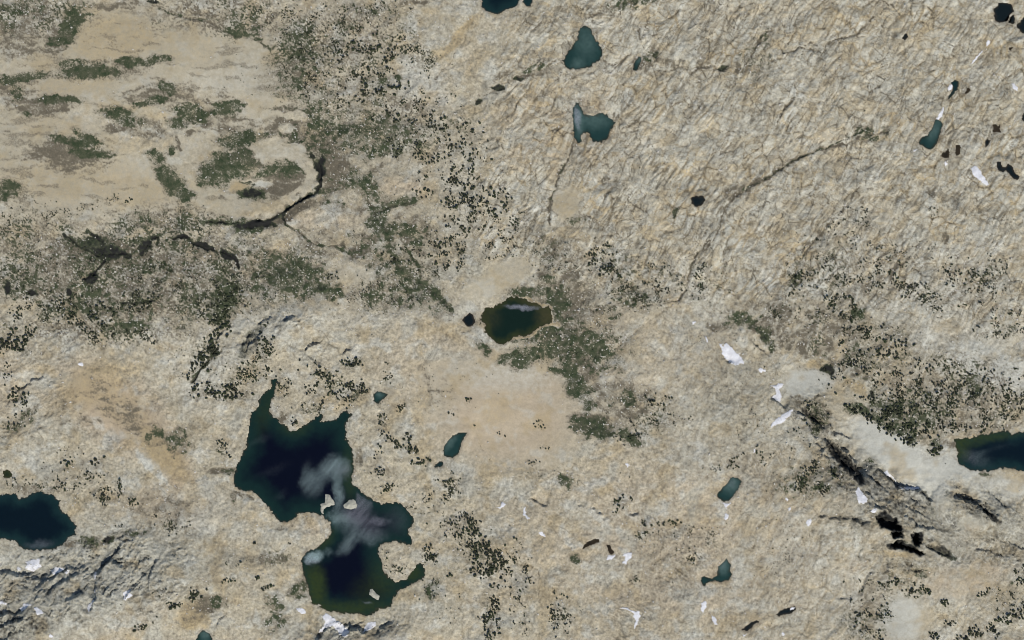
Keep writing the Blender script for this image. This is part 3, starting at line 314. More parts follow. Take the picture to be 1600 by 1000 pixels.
# polyline streams, heath-filled joints and gullies: class width strength : x,y ...
LINES = """
t 15 1:318,312 345,324 385,332 430,325 465,306 486,285 484,262 468,246 445,236
t 12 .9:445,236 428,222 412,222 402,240
b 6 .8:330,344 380,350 420,348
g 5 .6:250,13 290,28 320,30 345,45 370,55 400,60 420,75 440,100 460,125 475,150 485,180
b 4 .5:245,8 290,22 330,20 350,30
k 4 .85:400,353 425,343 440,337 447,328 462,316 480,308 492,301 500,290 501,275 495,262 490,250 486,240
b 16 .9:385,355 425,349 445,338 462,325 485,312
k 2.5 .9:440,337 446,350
g 4 .8:446,350 458,358 470,363 480,375 495,382 520,385 545,395
b 5 .7:446,350 458,358 470,363 480,375 495,382 520,385 535,380 545,395
k 2 .9:320,347 345,348 370,348 395,351
g 8 .9:575,312 585,330 592,345 602,358 608,380 613,400 618,412 640,430 655,442 675,455 690,470 705,482
g 4 .8:615,400 620,415 618,425
g 4 .8:640,395 650,410 658,430
g 5 .8:640,318 620,320 600,328 590,332
k 4 .7:100,366 112,374 125,385 140,392 155,400 165,408
k 5 .7:130,362 150,368 160,378
k 3 1:165,408 155,418 148,428 135,437
k 4 .9:165,398 185,396 205,398
k 4 .9:220,398 228,385 235,374 248,370 246,382
k 5 1:272,372 288,367 296,373
k 4 .9:298,377 310,384 322,388 345,393
k 5 1:345,393 360,398 368,406 373,418
b 5 .8:888,248 880,262 873,270 868,290 860,310 858,330 859,350
g 3 .7:888,248 876,268 868,290 861,312
b 3 .8:900,215 893,232 888,248
b 3 .6:925,25 945,18 960,8 975,5 1000,2
b 3 .7:985,30 998,45 1000,58 1005,75
b 3 .7:1025,38 1040,30 1055,22 1065,14
b 3 .8:940,93 955,102 968,97 985,83
b 3 .7:1050,98 1060,103 1080,110
b 5 .85:1080,115 1090,105 1105,104 1125,108 1150,110 1165,100 1178,82 1190,55
b 4 .7:800,122 830,116 850,108 868,94
b 4 .7:935,330 942,312 955,295
b 4 .7:950,352 957,325 966,308
b 7 .95:1143,312 1155,302 1168,297 1175,288 1200,277 1215,265 1240,251
g 4 .6:1155,302 1175,290 1200,277
b 4 .9:1240,251 1255,243 1270,238 1290,230 1320,225 1345,212 1385,206
k 2 .5:1200,277 1240,251 1285,233 1340,210
b 5 .7:1143,312 1128,335 1125,355 1115,375 1100,390
b 3 .6:1140,370 1132,390 1125,410
b 3 .8:1225,90 1250,73 1287,82 1296,66 1307,60 1325,58 1342,52 1355,37 1366,25
b 3 .7:1200,95 1225,90 1240,80
b 3 .8:1213,190 1225,172 1242,152
b 3 .6:1200,20 1215,0
b 3 .7:1345,290 1320,325 1300,348 1285,360 1262,390 1245,415 1240,445
o 3 .6:1290,100 1297,150 1298,200
o 3 .7:1345,150 1315,180 1300,200
o 3 .6:1410,80 1425,105 1430,125 1445,110
o 3 .5:1395,60 1370,80 1340,110 1310,130
o 3 .6:1365,300 1350,330 1340,345
o 3 .5:1520,100 1500,150 1480,190
o 3 .4:1560,150 1545,190 1500,260
o 3 .6:1405,325 1390,345 1370,370 1362,420
b 7 .25:1400,260 1430,280 1460,300 1480,320 1530,340 1600,370
b 3 .6:1255,635 1275,658 1285,672
b 3 .8:1060,470 1072,452 1078,420 1090,395 1110,375
b 3 .6:1000,480 1030,475 1060,470
g 4 .6:968,540 955,555 945,568 935,582 925,605
b 4 .45:968,540 990,522 1010,505 1030,490 1060,468
o 2.5 1:818,465 830,468 840,473 846,478 855,476 862,482 863,495 861,506 850,510 842,514 835,521 826,526 812,527 802,529
o 4 1:858,507 868,506 873,509
o 2.5 .9:1492,687 1512,684 1535,677 1550,675 1562,674
o 3 .6:367,764 382,768 396,774
b 3 .4:747,690 758,708 770,720
o 4 .5:747,685 762,705 775,722 800,730 830,736
b 2.5 .5:800,882 830,884 840,890 842,905
b 3 .5:790,800 810,815
b 2.5 .5:840,910 848,960
b 2.5 .4:850,915 852,960
b 2.5 .6:1035,855 1030,870 1020,890
b 2.5 .4:1020,1000 1040,960 1068,930 1072,905
b 3 .5:1240,930 1220,960
p 5 .5:1465,872 1430,868 1400,866
b 3 .3:620,500 600,520 590,540
b 3 .3:640,545 600,555
b 4 .5:780,140 770,143 755,150 745,158
b 3 .5:712,80 705,95 690,110 675,130
o 4 .6:900,0 905,30 900,60 890,85
b 4 .4:880,60 893,80
b 6 .3:665,560 667,590 668,620 672,650
b 2.5 .5:300,640 320,600 340,570
k 2.5 .9:300,597 312,580 325,562 340,545
g 4 .9:298,597 310,580 325,565 345,548
"""
# scarps (rock steps whose lower side looks north or north-west): height, recovery length : points
SCARPS = """
14 22:1284,684 1292,690 1300,700 1308,715 1318,730 1330,742 1341,756
10 12:1310,698 1320,705 1330,717 1336,728 1342,742
10 10:1322,720 1330,735 1340,752
8 14:1258,645 1268,656 1278,662 1286,674
5 10:1240,640 1255,650 1265,668 1275,690
7 12:1270,690 1283,702 1292,722
6 12:1298,680 1315,680 1330,690
12 16:1367,727 1376,738 1390,752 1403,762 1420,766 1437,766 1450,782 1464,790
8 12:1350,742 1365,752 1380,765 1392,775
7 12:1345,762 1360,780 1372,798
5 9:1400,780 1420,795 1440,805 1462,820
5 9:1395,795 1420,812 1445,825 1470,830
5 8:1410,770 1430,785 1450,800
12 16:1485,775 1500,780 1522,787 1540,802 1556,812
6 12:1500,775 1525,782 1540,792
7 14:1545,772 1562,785 1572,798
6 14:1306,804 1325,811 1344,817 1362,812
4 10:1275,806 1300,809 1315,812
6 12:1440,852 1455,860 1475,868 1486,871
5 10:1400,876 1412,885 1425,895 1445,890
5 10:1385,868 1388,890 1395,905
5 10:1520,860 1545,862 1560,868 1572,876
5 10:1560,845 1580,850 1600,862
5 12:1335,870 1340,872
9 12:192,846 188,858 178,868 165,882 155,895 152,905
8 9:153,905 154,930 149,945 143,958
5 9:250,864 246,876 240,890 236,905 234,932
5 9:222,902 214,914 206,922 201,935
9 18:-20,899 8,896 22,898 45,900 60,893
7 16:40,903 62,905 78,897 90,885
8 16:55,925 68,912 82,905 100,893 115,885
6 14:75,925 95,912 115,900 130,892
6 14:100,880 120,890 138,885
9 16:-20,962 10,958 30,960 45,948 52,942
7 14:-10,985 12,975 30,968 45,958
8 14:-10,1005 10,1000 25,985
6 12:105,940 118,930 135,925
5 10:58,870 75,872 95,866
5 12:170,870 182,880 200,890
4 8:335,985 345,970 358,955
14 14:540,994 548,984 560,984 575,990
10 14:586,990 596,982 608,975 618,968
7 10:495,1000 510,985 520,980
8 10:476,553 481,543 490,538 503,534
5 8:478,553 487,563 498,572
5 8:534,556 541,549 550,546
6 8:398,520 388,528 378,545
6 8:385,555 392,540 405,525 415,515
7 9:448,505 452,500 462,495
5 8:400,512 415,500 430,495
6 8:350,515 338,535
7 10:830,781 845,790 855,794
5 8:902,790 912,795
6 8:924,793 932,800 938,805 944,815
5 8:980,803 990,807 1000,803
6 10:1200,621 1212,628 1228,640
5 10:1126,558 1140,566 1152,573
4 8:1170,530 1190,548 1205,560
5 10:15,600 25,612 38,608 50,595 75,588
5 10:10,610 15,625 30,632
4 8:0,540 12,552
6 9:130,440 140,432 150,428
5 10:505,300 485,308 465,318 445,332 420,345 385,350
6 9:496,245 503,262 504,285
4 8:1310,935 1330,940
4 8:1345,935 1355,905 1368,890
"""
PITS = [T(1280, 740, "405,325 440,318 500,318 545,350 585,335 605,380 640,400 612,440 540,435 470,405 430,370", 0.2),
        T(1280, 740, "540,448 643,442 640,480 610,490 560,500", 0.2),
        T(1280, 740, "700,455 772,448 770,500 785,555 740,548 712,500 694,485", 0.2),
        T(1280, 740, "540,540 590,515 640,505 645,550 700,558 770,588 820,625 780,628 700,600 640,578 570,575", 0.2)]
# groves: cx cy rx ry angle count minr maxr
GROVES = """
520 55 60 42 0 230 .7 1.5;550 110 60 45 0 190 .9 2.0;600 80 40 25 0 80 1.2 2.6;655 90 36 20 -30 110 .8 1.6;640 165 40 28 0 80 .9 1.8;525 163 18 8 0 26 .8 1.6;590 135 42 28 0 44 1.5 2.8;612 190 40 14 0 24 1.3 2.6;680 155 40 15 0 25 .7 1.3;700 200 50 20 0 70 1.1 2.3;690 235 60 16 0 120 1.1 2.2;620 230 40 20 0 60 1 2;440 110 32 60 0 50 .5 1;380 120 40 30 0 16 .6 1.1;460 40 40 30 0 110 .7 1.4;420 20 30 20 0 50 .7 1.2;570 25 60 24 0 160 .7 1.4;480 110 28 34 0 110 .8 1.7
725 285 44 26 45 120 1.2 2.4;750 310 46 25 0 90 1.2 2.5;715 350 26 56 -30 120 1 2.4;760 340 46 20 0 70 1 2.2;700 400 30 25 0 90 1 2;660 300 14 10 0 12 1.6 2.6;690 420 30 14 0 30 .9 1.6;780 375 30 30 0 60 .8 1.7;765 405 20 20 0 20 .7 1.2;625 400 30 20 0 30 1 1.8;580 450 40 20 0 60 .6 1.2;520 430 10 6 0 10 1 1.8;555 465 30 16 0 30 .6 1.2;630 460 30 22 0 40 .7 1.4;675 270 26 16 0 24 1 1.8;560 350 60 60 0 50 .5 1;690 370 30 30 0 40 .8 1.6
805 345 14 14 0 25 .9 1.7;860 400 50 30 0 80 .6 1.3;940 402 24 24 0 70 1 2.2;950 424 22 14 0 50 1.3 2.4;980 455 34 18 0 120 .8 1.6;1025 435 30 20 0 50 .9 1.8;1085 440 20 34 -20 90 .8 1.7;1050 465 50 16 0 70 .7 1.3;800 380 24 20 0 30 .7 1.1;965 480 60 10 0 50 .7 1.2;1120 440 30 30 0 40 .6 1.1
1320 355 50 30 30 90 .7 1.4;1300 430 50 24 0 110 .8 1.7;1315 470 26 30 0 100 1 2.2;1245 440 18 26 0 60 1 2;1380 400 40 20 0 60 .8 1.5;1420 445 60 12 -20 150 .9 1.8;1440 468 45 10 -35 80 .9 1.7;1500 430 30 20 0 50 .9 1.7;1540 440 44 24 45 120 .9 1.6;1460 330 10 26 0 18 .8 1.4;1440 400 40 24 0 30 .6 1.1;1580 490 34 12 0 36 .9 1.6;1270 400 40 30 0 60 .6 1.2;1360 440 30 20 0 60 .8 1.6;1225 490 30 14 0 50 .8 1.6
1365 520 28 14 0 34 1.3 2.3;1390 545 34 34 0 70 1.3 2.4;1340 510 24 22 0 60 1 2;1330 560 24 34 0 60 1.2 2.3;1560 518 35 14 0 60 .9 1.7;1400 590 60 30 0 130 1 1.9;1480 610 70 45 0 330 1 2;1560 630 45 40 0 220 1 1.9;1400 660 60 20 -25 220 1.4 2.6;1342 643 20 6 -25 22 2 3;1500 660 60 16 0 80 1.2 2.1;1580 610 30 30 0 60 1 1.8;1460 700 10 14 0 22 1.8 2.8;1255 500 25 10 0 20 .8 1.4;1300 590 16 20 0 18 1 1.8;1275 648 16 24 35 50 1.1 2.2;1265 740 14 22 -30 44 1.2 2.2;1240 690 30 30 0 20 .8 1.5;1420 688 8 8 0 12 2 3;1430 640 50 30 0 120 1.2 2.2
1250 757 20 9 15 40 1.2 2.2;1295 762 16 10 20 26 1.2 2.2;1275 745 40 14 0 30 1 1.8;1390 915 16 12 0 22 1.2 2.3;1418 925 10 8 0 10 1.4 2.4;1365 965 26 34 -10 90 1 2.2;1440 925 12 9 0 20 1.4 2.3;1475 941 6 6 45 10 1.6 2.4;1535 926 14 5 28 20 1.2 2;1570 970 44 10 30 60 1.4 2.5;1580 940 24 24 0 50 .8 1.6;1520 990 36 8 20 60 1.4 2.4;1595 900 10 24 0 25 1.2 2.3;1482 973 9 5 20 10 1.4 2.2;1220 860 30 60 -20 70 .5 1;1350 920 30 20 0 30 .8 1.5;1460 992 10 8 0 12 1.6 2.6
975 787 14 12 -20 26 1.1 2.1;1005 816 6 4 -40 6 1.6 2.4;1042 818 24 5 12 26 1.2 2.1;1070 832 50 10 0 60 .6 1.1;1085 850 30 20 0 50 .6 1.1;1085 872 14 8 20 24 .8 1.6;810 920 18 70 0 110 .8 1.8;875 962 14 34 0 60 1 2;990 905 9 8 0 8 .9 1.5;803 872 8 12 0 14 1 1.7;1000 835 14 6 0 20 .8 1.4;890 960 20 20 0 20 .7 1.4
415 545 15 30 5 90 1.3 2.4;550 568 20 7 10 34 1.5 2.6;520 595 45 14 -20 90 1.2 2.4;550 615 28 18 0 90 1.1 2.3;500 615 30 24 0 50 1 2;440 600 14 20 0 30 1.1 2;490 640 26 8 0 24 1.1 1.9;461 663 4 3 0 4 1.8 2.4;605 590 16 20 0 20 .9 1.6;625 638 14 6 0 16 1.1 2;598 655 6 26 0 44 .8 1.6;620 686 26 12 0 30 1.5 2.6;645 702 14 5 0 14 1.5 2.4;660 720 18 6 0 12 1.4 2.5;590 705 12 16 0 10 1 1.6;590 735 12 10 0 12 1.2 2;730 625 6 6 0 5 1.4 2;705 646 7 2 0 5 1.2 2;742 665 2 2 0 1 1.8 2;785 680 10 8 0 5 .9 1.8;840 663 7 6 0 9 1 2.2;850 700 10 3 0 6 1.1 1.8;830 722 14 5 0 8 .9 1.5;1030 625 20 8 0 26 1.2 2.2;1030 655 46 12 0 80 .8 1.5;985 685 24 12 0 34 .8 1.8;1150 720 30 7 25 22 1.2 2;1175 660 30 30 0 20 .6 1.1;1190 715 12 14 0 14 1 1.8;690 600 80 40 0 40 .5 .9;1120 730 30 6 0 16 .9 1.5
30 540 26 9 -45 54 1.6 2.7;8 530 10 24 -30 20 1.8 2.8;50 520 16 10 -60 20 1.5 2.5;150 515 34 18 0 110 1.1 2.2;220 525 30 12 0 50 1 1.8;325 550 50 12 55 110 1.5 2.8;345 512 16 10 0 40 1.9 3;340 610 40 12 0 110 1.6 2.7;385 580 26 22 0 90 1 2;28 618 24 10 -20 40 1.4 2.4;12 580 14 12 0 16 1.1 1.8;25 650 20 8 0 10 1.2 2;20 668 18 8 0 8 1.2 2.2;348 703 14 9 -50 20 1.2 2.2;100 724 10 6 -35 6 1.6 2.6;152 722 12 5 10 10 1.4 2.6;140 742 16 6 0 10 1.2 2;110 705 30 12 0 14 .8 1.4;330 480 40 20 0 60 1 1.8;70 480 60 24 0 110 1 2;300 565 40 40 0 60 .6 1.1
60 335 60 20 0 70 .6 1.2;150 320 40 7 20 40 .7 1.2;200 315 8 4 0 8 1.1 1.7;10 345 20 20 0 40 .8 1.4;200 430 200 60 0 700 .6 1.3;215 470 30 14 0 110 1.1 2.1;130 490 40 18 0 150 1.2 2.3;350 470 26 34 -15 260 .9 2;380 440 30 30 0 80 .7 1.4;300 440 90 50 0 250 .6 1.2;430 430 60 40 0 120 .5 1.1;280 350 80 24 0 130 .6 1.1
165 775 18 14 0 80 .9 1.8;110 760 20 6 0 20 1.1 2;186 765 4 16 0 14 1 1.8;210 785 14 6 0 9 1.3 2.2;242 806 4 2 0 3 1.6 2.4;187 821 7 3 0 7 1.2 2;272 818 22 16 0 40 .8 1.5;307 931 18 6 18 26 1.6 2.7;268 947 14 6 20 24 1.7 2.7;226 976 24 6 35 32 1.3 2.4;358 905 8 4 0 8 1.2 2.2;250 925 12 8 0 8 .8 1.4;362 880 20 8 0 6 .9 1.4;398 850 2 4 0 4 1.8 2.4;115 740 60 20 0 40 .8 1.4;60 755 60 8 0 30 .9 1.6
705 760 18 20 0 60 1 1.9;606 765 18 8 0 34 1 1.8;720 820 28 18 0 120 .9 1.8;742 845 40 22 -55 300 1.1 2.4;765 882 24 22 0 210 1.3 2.6;672 865 16 12 -20 40 1.2 2.2;620 888 18 9 0 34 .9 1.7;640 800 10 20 0 18 .8 1.5;768 960 14 44 5 150 1.3 2.4;702 899 4 3 0 5 1.6 2.4;420 915 8 3 30 8 1.7 2.6;403 904 3 3 0 4 1.7 2.4;690 950 40 30 0 12 .8 1.4;450 850 4 2 0 3 1.2 1.6;600 870 10 10 0 10 .7 1.2;670 790 20 24 0 30 .8 1.5;675 920 16 20 0 24 .8 1.5
1180 560 40 60 0 30 .5 1;1100 520 60 30 0 40 .5 1;860 545 60 30 0 60 .6 1.1
"""
def parse_rows(s, lead=False):
    out = []
    for item in s.replace('\n', ';').split(';'):
        p = item.split()
        if len(p) < 3: continue
        out.append(([p[0]] + [float(v) for v in p[1:]]) if lead else [float(v) for v in p])
    return out

# ------------------------------------------------------------------ terrain grid (one sheet to beyond the horizon)
STEP = 1.45
cx = np.arange(-24, 1624 + STEP, STEP); cy = np.arange(-24, 1024 + STEP, STEP)
def extend(c):
    up = [c[-1]]; st = STEP
    while up[-1] < c[-1] + 9000: st *= 1.2; up.append(up[-1] + st)
    dn = [c[0]]; st = STEP
    while dn[-1] > c[0] - 9000: st *= 1.2; dn.append(dn[-1] - st)
    return np.array(dn[:0:-1] + list(c) + up[1:]), len(dn) - 1
xs, ox = extend(cx); ys, oy = extend(cy)
X, Y = np.meshgrid(xs.astype(F), ys.astype(F))
H_, W_ = X.shape
outd = np.maximum(np.maximum(-24 - X, X - 1624), np.maximum(np.maximum(-24 - Y, Y - 1024), 0))
fine = np.clip(1 - outd / 120, 0, 1).astype(F)

# domain warp for every hand-placed shape
n1x, n1y = NZ[0](X / 38, Y / 38), NZ[1](X / 38, Y / 38)
n2x, n2y = NZ[2](X / 11, Y / 11), NZ[3](X / 11, Y / 11)
n3x, n3y = NZ[4](X / 4.6, Y / 4.6), NZ[5](X / 4.6, Y / 4.6)
WX = X + 7 * n1x + 3.4 * n2x + 1.3 * n3x
WY = Y + 5 * n1y + 3.0 * n2y + 1.3 * n3y

def window(x0, x1, y0, y1):
    i0, i1 = np.searchsorted(ys, (y0, y1)); j0, j1 = np.searchsorted(xs, (x0, x1))
    return slice(max(i0 - 1, 0), i1 + 1), slice(max(j0 - 1, 0), j1 + 1)
mask = {c: np.zeros(X.shape, F) for c in 'gboywpskvr'}
PAINT = parse_rows(BLOBS, True)
VEGCL = 'gbvk'
for c, bx, by, rx, ry, ang, st in PAINT:
    if st <= 0: continue
    R = max(rx, ry) * 1.6 + 14
    w = window(bx - R, bx + R, by - R, by + R)
    a = math.radians(ang); ca, sa = math.cos(a), math.sin(a)
    dx, dy = WX[w] - bx, -(WY[w] - by)
    u = dx * ca + dy * sa; v = -dx * sa + dy * ca
    r = np.sqrt((u / rx) ** 2 + (v / ry) ** 2)
    soft = {'g': .95, 'b': 1.0, 'k': .5, 's': .6, 't': .5}.get(c, .85)
    val = st * np.clip((1 + soft * .62 - r) / soft, 0, 1)
    if c == 't':
        for q in VEGCL: mask[q][w] *= (1 - val)
    else:
        mask[c][w] = np.maximum(mask[c][w], val) if c not in 'v' else np.maximum(mask[c][w], val)
linem = np.zeros(X.shape, F)
for row in LINES.strip().split('\n'):
    head, pts = row.split(':')
    c, wd, st = head.split(); wd = float(wd); st = float(st)
    pts = T(0, 0, pts, 1.0)
    xx = [p[0] for p in pts]; yy = [p[1] for p in pts]
    w = window(min(xx) - 25, max(xx) + 25, min(yy) - 25, max(yy) + 25)
    lx = X[w] + 2.2 * n2x[w] + 1.2 * n3x[w]; ly = Y[w] + 2.2 * n2y[w] + 1.2 * n3y[w]
    d = np.full(lx.shape, 1e9, F)
    for (ax, ay), (bx, by) in zip(pts, pts[1:]):
        ex, ey = bx - ax, by - ay
        t = np.clip(((lx - ax) * ex + (ly - ay) * ey) / (ex * ex + ey * ey), 0, 1)
        d = np.minimum(d, np.hypot(lx - ax - t * ex, ly - ay - t * ey))
    width = wd * (.5 if c == 'k' else .62) * (1 + 0.9 * n2y[w])
    soft = 1.0 if wd < 4 else .8
    if c == 't':
        for q in VEGCL: mask[q][w] *= 1 - np.clip(st * np.clip(1.5 - d / (wd * .5), 0, 1), 0, 1)
        continue
    if c == 'o':
        for q in 'gbvk': mask[q][w] *= 1 - np.clip(st * 1.3 * np.clip(1.6 - d / (wd * .62), 0, 1), 0, 1)
    mask[c][w] = np.maximum(mask[c][w], st * np.clip((1 + soft * .7 - d / np.maximum(width, .4)) / soft, 0, 1) * np.clip(.95 + .75 * NZ[6](X[w] / 16, Y[w] / 16), .4, 1))
    if c in 'gbk': linem[w] = np.maximum(linem[w], (.9 if c == 'k' else .85) * st * (1 if c == 'k' else sstep(-.75, .05, NZ[17](X[w] / 20, Y[w] / 20) + .4 * n2x[w])) * np.clip((1.15 - d / np.maximum(width * .75, .8)), 0, 1))

# leaf litter and heath under the groves
for gx, gy, rx, ry, ang, n, r0, r1 in parse_rows(GROVES):
    R = max(rx, ry) * 1.4 + 12
    w = window(gx - R, gx + R, gy - R, gy + R)
    a = math.radians(ang); ca, sa = math.cos(a), math.sin(a)
    dx, dy = WX[w] - gx, -(WY[w] - gy)
    r = np.sqrt(((dx * ca + dy * sa) / rx) ** 2 + ((-dx * sa + dy * ca) / ry) ** 2)
    mask['v'][w] = np.maximum(mask['v'][w], min(.75, n / (rx * ry) * 6.0) * sstep(1.35, .5, r))
# textures ----------------------------------------------------------------
slab = sstep(0, 80, (X - 700 + 0.25 * (Y - 250)) ) * sstep(0, 60, (1.0 * (X - 760) + 1.1 * (420 - Y)))
slab = slab * (1 - sstep(430, 520, Y - 0.12 * (X - 1200)) * 0.75)
slab = np.maximum(slab, 0.55 * sstep(1100, 1200, X))
smooth = np.clip(mask['s'], 0, 1)
rug = np.clip(mask['r'], 0, 1)
wx2 = X + 7 * n1x + .5 * n2x + .3 * n3x; wy2 = Y + 7 * n1y + .5 * n2y + .3 * n3y
th = math.radians(57)
U = (wx2 * math.cos(th) - wy2 * math.sin(th)); V = (wx2 * math.sin(th) + wy2 * math.cos(th))
th2 = math.radians(-42)
U2 = (wx2 * math.cos(th2) - wy2 * math.sin(th2)); V2 = (wx2 * math.sin(th2) + wy2 * math.cos(th2))
th3 = math.radians(33)
U3 = (wx2 * math.cos(th3) - wy2 * math.sin(th3)); V3 = (wx2 * math.sin(th3) + wy2 * math.cos(th3))
sA = NZ[6](U / 24, V / 7.0)
sB = NZ[7](U / 9.5, V / 4.0)
sD = NZ[1](U / 6.2, V / 3.1)
sC = NZ[8](U / 60, V / 15)
joint = 1 - np.abs(NZ[9](U / 70, V / 13)) * 3.2
joint = np.clip(joint, 0, 1) ** 2
long1 = NZ[3](U / 48, V / 6.5); jl = np.clip(1 - np.abs(NZ[0](U / 85, V / 11)) * 8, 0, 1) * sstep(-.25, .3, NZ[15](X / 60, Y / 60))
Uc = (wx2 * math.cos(-.5) - wy2 * math.sin(-.5)); Vc = (wx2 * math.sin(-.5) + wy2 * math.cos(-.5))
jc = np.clip(1 - np.abs(NZ[4](Uc / 60, Vc / 20)) * 11, 0, 1) * sstep(.0, .5, NZ[16](X / 60, Y / 50))
joint2 = np.clip(1 - np.abs(NZ[10](wx2 / 46, wy2 / 34)) * 5, 0, 1) ** 2
l1 = NZ[11](wx2 / 17, wy2 / 15); l2 = NZ[12](X / 7.5, Y / 7.5); l3 = NZ[13](X / 3.7, Y / 3.7)
Ur, Vr = (np.where(X > 700, U2, U3) + 2.5 * n2x + 2.0 * n3x, np.where(X > 700, V2, V3) + 2.5 * n2y + 2.0 * n3y)
rA = 1 - 2 * np.abs(NZ[14](Ur / 34, Vr / 12)); rB = 1 - 2 * np.abs(NZ[15](Ur / 13, Vr / 5.5)); rC = NZ[16](Ur / 6.5, Vr / 3.2)
rough = (1 - .88 * smooth) * fine
patchy = 0.65 + 0.6 * NZ[17](X / 60, Y / 60)
wu, wv = U + .4 * n3x, V + .4 * n3y
e1, c1, t1 = worley(wu / 30, wv / 15, 3); e2, c2, t2 = worley(wu / 12, wv / 6.0, 5); e3, c3, t3 = worley(wu / 5.4, wv / 3.4, 9)
k1 = sstep(.09, 0, e1) * sstep(-.3, .3, NZ[21](X / 50, Y / 44)); k2 = sstep(.15, 0, e2) * sstep(-.3, .35, NZ[22](X / 42, Y / 36)); k3 = sstep(.2, 0, e3)
plates = 1.3 * c1 + 3.6 * t1 + 1.0 * c2 + 2.6 * t2 + .45 * c3 + 1.3 * t3 - 1.3 * k1 - 1.0 * k2 - .3 * k3
er, cr, tr = worley(Ur / 11, Vr / 6.5, 13); eq, cq, tq = worley(Ur / 5 + .3 * n3x, Vr / 3.4, 17)
Ht = rough * (1 - .55 * rug) * (slab * (.66 * plates + .12 * sA * patchy + .1 * sB * patchy + .7 * sC + .12 * sD + .12 * long1 - .9 * joint - 1.5 * jl - 1.0 * jc - .4 * joint2 + .35 * l2 + .42 * l3)
                + (1 - slab) * (.42 * plates + .8 * l1 + .5 * l2 + .5 * l3 - .4 * joint2 + .2 * sB + .2 * sD))
fis = np.clip(1 - np.abs(NZ[17](Ur / 30, Vr / 8)) * 4.0, 0, 1) + .8 * np.clip(1 - np.abs(NZ[18](Ur / 15, Vr / 5)) * 4.0, 0, 1)
fis = fis * sstep(-.15, .35, NZ[7](X / 34, Y / 30))
Ht = Ht - rug * fine * 3.0 * fis
rD = 1 - 2 * np.abs(NZ[2](X / 4.6, Y / 3.6)); crag = sstep(-.4, .4, NZ[12](X / 38, Y / 30))
Ht = Ht + rug * fine * (2.6 * cr + 5.5 * tr + 1.0 * cq + 2.4 * tq - 1.2 * sstep(.14, 0, er)) * (.45 + .75 * crag)
Ht = Ht + rug * fine * .6 * (1.5 * rA + crag * (1.5 * rB + 1.3 * rC + 1.1 * rD) + .6 * rD + .9 * l3)
Ht = Ht + fine * smooth * .10 * l3
Ht = Ht - 2.6 * np.clip(linem, 0, 1)
Ht = Ht - 1.0 * np.clip(mask['b'], 0, 1) * (1 - smooth) - 1.6 * np.clip(mask['k'], 0, 1)

# broad relief, gentle in the frame and mountainous outside it
M = 5 * NZ[18](X / 260, Y / 260) + 3.2 * NZ[19](X / 110, Y / 110) + (1 - .8 * smooth) * fine * (2.7 * NZ[20](WX / 52, WY / 44) + 1.3 * NZ[21](U / 34, V / 20))
M = M + sstep(100, 2500, outd) * (120 * NZ[20](X / 1500, Y / 1500) + 60 * NZ[21](X / 600, Y / 600))
def bump(px, py, rx, ry, ang, hgt):
    a = math.radians(ang); ca, sa = math.cos(a), math.sin(a)
    dx, dy = X - px, -(Y - py)
    return hgt * np.exp(-((dx * ca + dy * sa) / rx) ** 2 - ((-dx * sa + dy * ca) / ry) ** 2)
M = M + bump(1350, 800, 130, 50, -45, 34) + bump(110, 960, 200, 60, 12, 26) + bump(560, 1010, 90, 30, 10, 16) + bump(440, 520, 70, 30, 25, 9) + bump(1540, 805, 60, 25, -25, 12)
M = M - bump(405, 288, 52, 22, 8, 7) + bump(420, 285, 100, 55, 8, 5) + bump(1180, 640, 120, 60, -40, 10)

# scarps
S = np.zeros(X.shape, F)
for row in SCARPS.strip().split('\n'):
    head, pts = row.split(':')
    hh, L = [float(v) for v in head.split()]
    pts = T(0, 0, pts, 1.0)
    xx = [p[0] for p in pts]; yy = [p[1] for p in pts]
    R = L * 2.2 + 6
    w = window(min(xx) - R, max(xx) + R, min(yy) - R, max(yy) + R)
    lx = X[w] + 3.0 * n2x[w] + 1.6 * n3x[w]; ly = Y[w] + 3.0 * n2y[w] + 1.6 * n3y[w]
    best = np.full(lx.shape, 1e9, F); sg = np.zeros(lx.shape, F); tt = np.zeros(lx.shape, F)
    seg = [math.hypot(b[0] - a[0], b[1] - a[1]) for a, b in zip(pts, pts[1:])]
    tot = sum(seg); acc = 0
    for (a, b, ln) in zip(pts, pts[1:], seg):
        ex, ey = b[0] - a[0], b[1] - a[1]
        nx, ny = -ey / ln, ex / ln
        if nx * -0.39 + ny * -0.92 < 0: nx, ny = -nx, -ny
        t = np.clip(((lx - a[0]) * ex + (ly - a[1]) * ey) / (ln * ln), 0, 1)
        d = np.hypot(lx - a[0] - t * ex, ly - a[1] - t * ey)
        m = d < best
        best = np.where(m, d, best)
        sg = np.where(m, np.sign((lx - a[0]) * nx + (ly - a[1]) * ny), sg)
        tt = np.where(m, (acc + t * ln) / tot, tt)
        acc += ln
    taper = sstep(0, .18, tt) * sstep(1, .82, tt) * (0.8 + 0.5 * n2x[w])
    low = (sg > 0)
    prof = np.where(low, -sstep(0, 2.6, best) * np.exp(-best / L), 0.35 * np.exp(-best / (L * .5)))
    S[w] = S[w] + hh * 1.25 * prof * taper
for pts in PITS:
    xx = [p[0] for p in pts]; yy = [p[1] for p in pts]
    w = window(min(xx) - 15, max(xx) + 15, min(yy) - 15, max(yy) + 15)
    sd = sdf_poly(X[w] + 3.0 * n2x[w] + 2.4 * n3x[w], Y[w] + 3.0 * n2y[w] + 2.4 * n3y[w], pts)
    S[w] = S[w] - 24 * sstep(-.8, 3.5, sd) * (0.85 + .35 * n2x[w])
    mask['k'][w] = np.maximum(mask['k'][w], .9 * sstep(-1, .5, sd))  # cliff shadow painted dark inside the sunken hollows

Z = M + Ht + S
